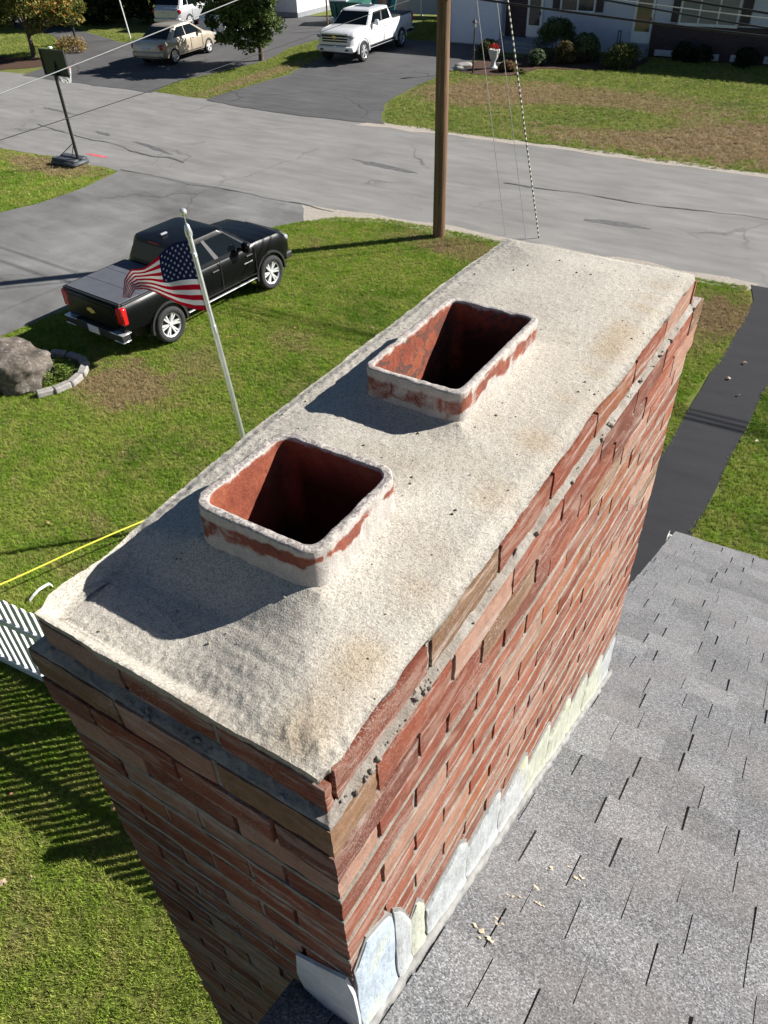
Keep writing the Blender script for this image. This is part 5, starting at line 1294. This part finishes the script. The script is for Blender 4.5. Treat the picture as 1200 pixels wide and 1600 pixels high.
wb = thing('garage_building', 'sunlit white building behind the round tree at the top', 'building', (0, 0, 0))
b = MB(); b.box(-45, -36.0, 46.5, 56, 0, 3.2); b.build('wall', plain('white clapboard', (.66, .66, .66), .6, var=.04), wb)
b = MB(); b.box(-45.05, -35.95, 46.45, 56.05, -.02, .28); b.build('foundation', M_grey, wb)
b = MB(); b.prism([(-45.4, 3.15), (-35.6, 3.15), (-40.5, 5.6)], lambda x, z: (x, 46.1, z), lambda x, z: (x, 56.4, z)); b.build('roof', plain('grey roof', (.16, .155, .15), .9), wb)
du = thing('dumpster', 'dark green dumpster with a pale lid behind the white pickup', 'dumpster', (-31.6, 46.2, 0), .15)
M_dgreen = plain('green paint', (.03, .13, .10), .5, var=.2)
b = MB(); b.hexa([(-1.0, -.6, .12), (1.0, -.6, .12), (1.0, .6, .12), (-1.0, .6, .12), (-1.1, -.8, 1.15), (1.1, -.8, 1.15), (1.1, .7, 1.35), (-1.1, .7, 1.35)])
for x in (-.7, 0, .7): b.bbox(x - .05, x + .05, -.83, -.62, .3, 1.1, .01)
b.build('bin', M_dgreen, du); b = MB(); b.hexa([(-1.12, -.85, 1.17), (.1, -.85, 1.17), (.1, .75, 1.37), (-1.12, .75, 1.37), (-1.1, -.8, 1.24), (.08, -.8, 1.24), (.08, .7, 1.46), (-1.1, .7, 1.46)]); b.build('lid', plain('pale lid', (.5, .52, .5), .6), du)
b = MB()
for k, c_ in enumerate([(.02, .05, .06), (.05, .22, .25), (.45, .16, .08), (.55, .3, .22), (.03, .06, .08), (.06, .25, .28)]): b.hexa([(.32 * k, 0, 0), (.32 * k + .318, 0, 0), (.32 * k + .318, .06, 0), (.32 * k, .06, 0), (.32 * k + .4, .5, 2.2), (.32 * k + .718, .5, 2.2), (.32 * k + .718, .56, 2.2), (.32 * k + .4, .56, 2.2)], col=c_)
o = b.build('painted_board', attr_mat('painted board', .5)); o.location = (-31.8, 48.2, 0); tag(o, 'leaning board painted in teal, orange and dark bands beside the dumpster', 'board')
vf = thing('vinyl_fence', 'pale vinyl panel fence with white posts behind the white pickup', 'fence', (-33.5, 49.2, 0), .16)
for k in range(5):
    b = MB(); b.bbox(2.4 * k + .06, 2.4 * k + 2.34, -.02, .02, .08, 1.85, .005); 
    for q in range(1, 9): b.bbox(2.4 * k + .06 + q * .253 - .006, 2.4 * k + .06 + q * .253 + .006, -.026, .026, .1, 1.83, .002)
    b.build('panel', plain('grey vinyl panel', (.42, .44, .48), .5, var=.05), vf)
for k in range(6): b = MB(); b.bbox(2.4 * k - .06, 2.4 * k + .06, -.06, .06, 0, 2.0, .01); b.build('post', M_white, vf)

# ------------------------------------------------------------------ grass: tufts of blades over the lawns
def make_tufts():
    objs = []
    for v in range(5):
        r = random.Random(40 + v); b = MB()
        for k in range(15):
            a = r.uniform(0, 2 * pi); d = abs(r.gauss(0, .032)); x, y = d * cos(a), d * sin(a)
            h = r.uniform(.022, .055); w = r.uniform(.0018, .0034); ln = r.uniform(.008, .035); la = r.uniform(0, 2 * pi); fa = r.uniform(0, pi)
            wx, wy = cos(fa) * w, sin(fa) * w; mx, my = x + cos(la) * ln * .35, y + sin(la) * ln * .35; tx, ty = x + cos(la) * ln, y + sin(la) * ln
            b.add([(x - wx, y - wy, -.004), (x + wx, y + wy, -.004), (mx + wx * .8, my + wy * .8, h * .6), (mx - wx * .8, my - wy * .8, h * .6), (tx, ty, h)], [(0, 1, 2, 3), (3, 2, 4)])
        o = b.build('grass_tuft', M_blade, fix=False); objs.append(o)
    return objs
def grass_field(name, label, polys, density, scale, seed):
    b = MB()
    for p in polys: 
        pts = ragged(p, .5, .05, seed); b.add([(x, y, .002) for x, y in pts], [list(range(len(pts)))])
    o = b.build(name, M_turf, fix=False)
    for pl in o.data.polygons:
        if pl.normal.z < 0: pl.flip()
    gn = bpy.data.node_groups.new('grass_spread', 'GeometryNodeTree')
    gn.interface.new_socket('Geometry', in_out='INPUT', socket_type='NodeSocketGeometry')
    gn.interface.new_socket('Geometry', in_out='OUTPUT', socket_type='NodeSocketGeometry')
    N = gn.nodes.new; Lk = gn.links.new
    gi, go = N('NodeGroupInput'), N('NodeGroupOutput')
    tri = N('GeometryNodeTriangulate'); Lk(gi.outputs[0], tri.inputs[0])
    ds = N('GeometryNodeDistributePointsOnFaces'); Lk(tri.outputs[0], ds.inputs['Mesh']); ds.inputs['Density'].default_value = density; ds.inputs['Seed'].default_value = seed
    ci = N('GeometryNodeCollectionInfo'); ci.inputs['Collection'].default_value = TUFTS; ci.inputs['Separate Children'].default_value = True; ci.inputs['Reset Children'].default_value = True
    ip = N('GeometryNodeInstanceOnPoints'); Lk(ds.outputs['Points'], ip.inputs['Points']); Lk(ci.outputs[0], ip.inputs['Instance']); ip.inputs['Pick Instance'].default_value = True
    rv = N('FunctionNodeRandomValue'); rv.data_type = 'FLOAT_VECTOR'; rv.inputs[0].default_value = (0, 0, 0); rv.inputs[1].default_value = (.15, .15, 6.283)
    Lk(rv.outputs[0], ip.inputs['Rotation'])
    rs = N('FunctionNodeRandomValue'); rs.data_type = 'FLOAT'; rs.inputs[2].default_value = scale * .6; rs.inputs[3].default_value = scale * 1.25
    Lk(rs.outputs[1], ip.inputs['Scale'])
    jn = N('GeometryNodeJoinGeometry'); Lk(gi.outputs[0], jn.inputs[0]); Lk(ip.outputs[0], jn.inputs[0]); Lk(jn.outputs[0], go.inputs[0])
    md = o.modifiers.new('grass', 'NODES'); md.node_group = gn
    return stuff(tag(o, label, 'grass'))
tufts = make_tufts()
TUFTS = bpy.data.collections.new('grass_tufts')
for o in tufts:
    COL.objects.unlink(o); TUFTS.objects.link(o)
NEAR = [(-15.2, 8.0), (-14.98, 9.7), (-13.95, 16.3), (-13.6, 16.85), (-12.9, 17.6), (-11.6, 18.05), (-10, 18.2), (-8.3, 18.1), (-1.95, 18.3), (-1.74, 17.6), (-1.7, 16.5), (-1.76, 14), (-1.78, 10.8), (-1.78, 4), (-.9, 4), (-.9, -2), (-16, -2)]
EAST = [(-.74, 4.2), (-.76, 9.3), (-.73, 11.6), (-.70, 14.2), (-.7, 17.6), (4, 18.2), (4, 4.2)]
WEST = [(-40, 10), (-22.0, 13.3), (-21.65, 14.4), (-21.55, 16), (-21.95, 17.8), (-23.7, 17.85), (-25.5, 17.88), (-27.9, 17.72), (-40, 17.65)]
grass_field('near_lawn', 'green mown front lawn with straw coloured patches between the chimney and the driveway', [NEAR], 950, .88, 3)
grass_field('side_lawn', 'strip of bright green lawn right of the black asphalt walkway', [EAST], 850, .88, 4)
grass_field('hoop_lawn', 'patch of lawn with dead leaves under the basketball hoop across the driveway', [WEST], 260, 1.2, 5)
FAR = [(-17.7, 28.0), (-16.9, 26.75), (-14, 26.65), (-11.2, 26.8), (-8.8, 26.7), (-6.5, 26.5), (-3.2, 26.68), (14, 26.7), (14, 42.2), (-11.5, 42.2), (-11.5, 39.3), (-13.4, 38.5), (-15.5, 37.9), (-15.9, 36.1), (-17.6, 35.6), (-19.0, 36), (-18.95, 34.4), (-19, 32.7), (-18.55, 29.6)]
ISLE = [(-29.2, 26.95), (-26.1, 26.95), (-26.0, 32.4), (-27, 36.7), (-28.4, 42.3), (-27.4, 44.8), (-29.9, 41), (-29.9, 37.8), (-28.9, 34.5), (-29.1, 32.4), (-29.75, 28.7)]
HEDGE = [(-47, 38.6), (-39.2, 36.4), (-40.1, 35.5), (-46, 37.7), (-60, 41.3), (-60, 46), (-46, 42)]
MAPL = [(-60, 29.4), (-48, 29.3), (-42, 30), (-39.8, 30.8), (-42, 32.4), (-46.5, 35.4), (-60, 38.2)]
BACK = [(-27.6, 42.5), (-23.6, 42.5), (-23.6, 52), (-27.4, 52)]
grass_field('far_lawn', 'patchy brown and green lawn in front of the ranch house across the street', [FAR], 130, 1.5, 6)
grass_field('island_lawn', 'narrow grass strip between the two driveways across the street', [ISLE, BACK], 130, 1.5, 7)
grass_field('corner_lawn', 'shaded lawn around the maple and the mailbox at the far left', [HEDGE, MAPL], 90, 1.7, 8)

# fallen leaves lying about on the lawns
lv = MB(); rl = random.Random(5)
for k in range(230):
    if k < 70: x, y = rl.uniform(-13, -2), rl.uniform(.5, 17)
    elif k < 130: x, y = rl.uniform(-30, -22.3), rl.uniform(13, 17.6)
    elif k < 150: x, y = rl.uniform(-1.7, 2), rl.uniform(6, 18)
    else: x, y = rl.uniform(-19, -2), rl.uniform(27, 40)
    s = rl.uniform(.022, .045); a = rl.uniform(0, 6.28); z = rl.uniform(.035, .05)
    c = rl.choice([(.42, .26, .14), (.5, .36, .24), (.30, .16, .08), (.55, .45, .34), (.45, .22, .12)])
    pts = []
    for q in range(9):
        t = 2 * pi * q / 9; r = s * (.65 + .45 * (q % 2)) * (1.25 if q == 0 else 1)
        pts.append((x + r * cos(t + a), y + r * sin(t + a), z + rl.uniform(-.012, .018)))
    lv.add(pts + [(x, y, z + .008)], [[q, (q + 1) % 9, 9] for q in range(9)], col=c)
stuff(tag(lv.build('fallen_leaves', attr_mat('dry leaves', .8, transl=.2), fix=False), 'tan and brown fallen leaves scattered over the lawns', 'leaves'))
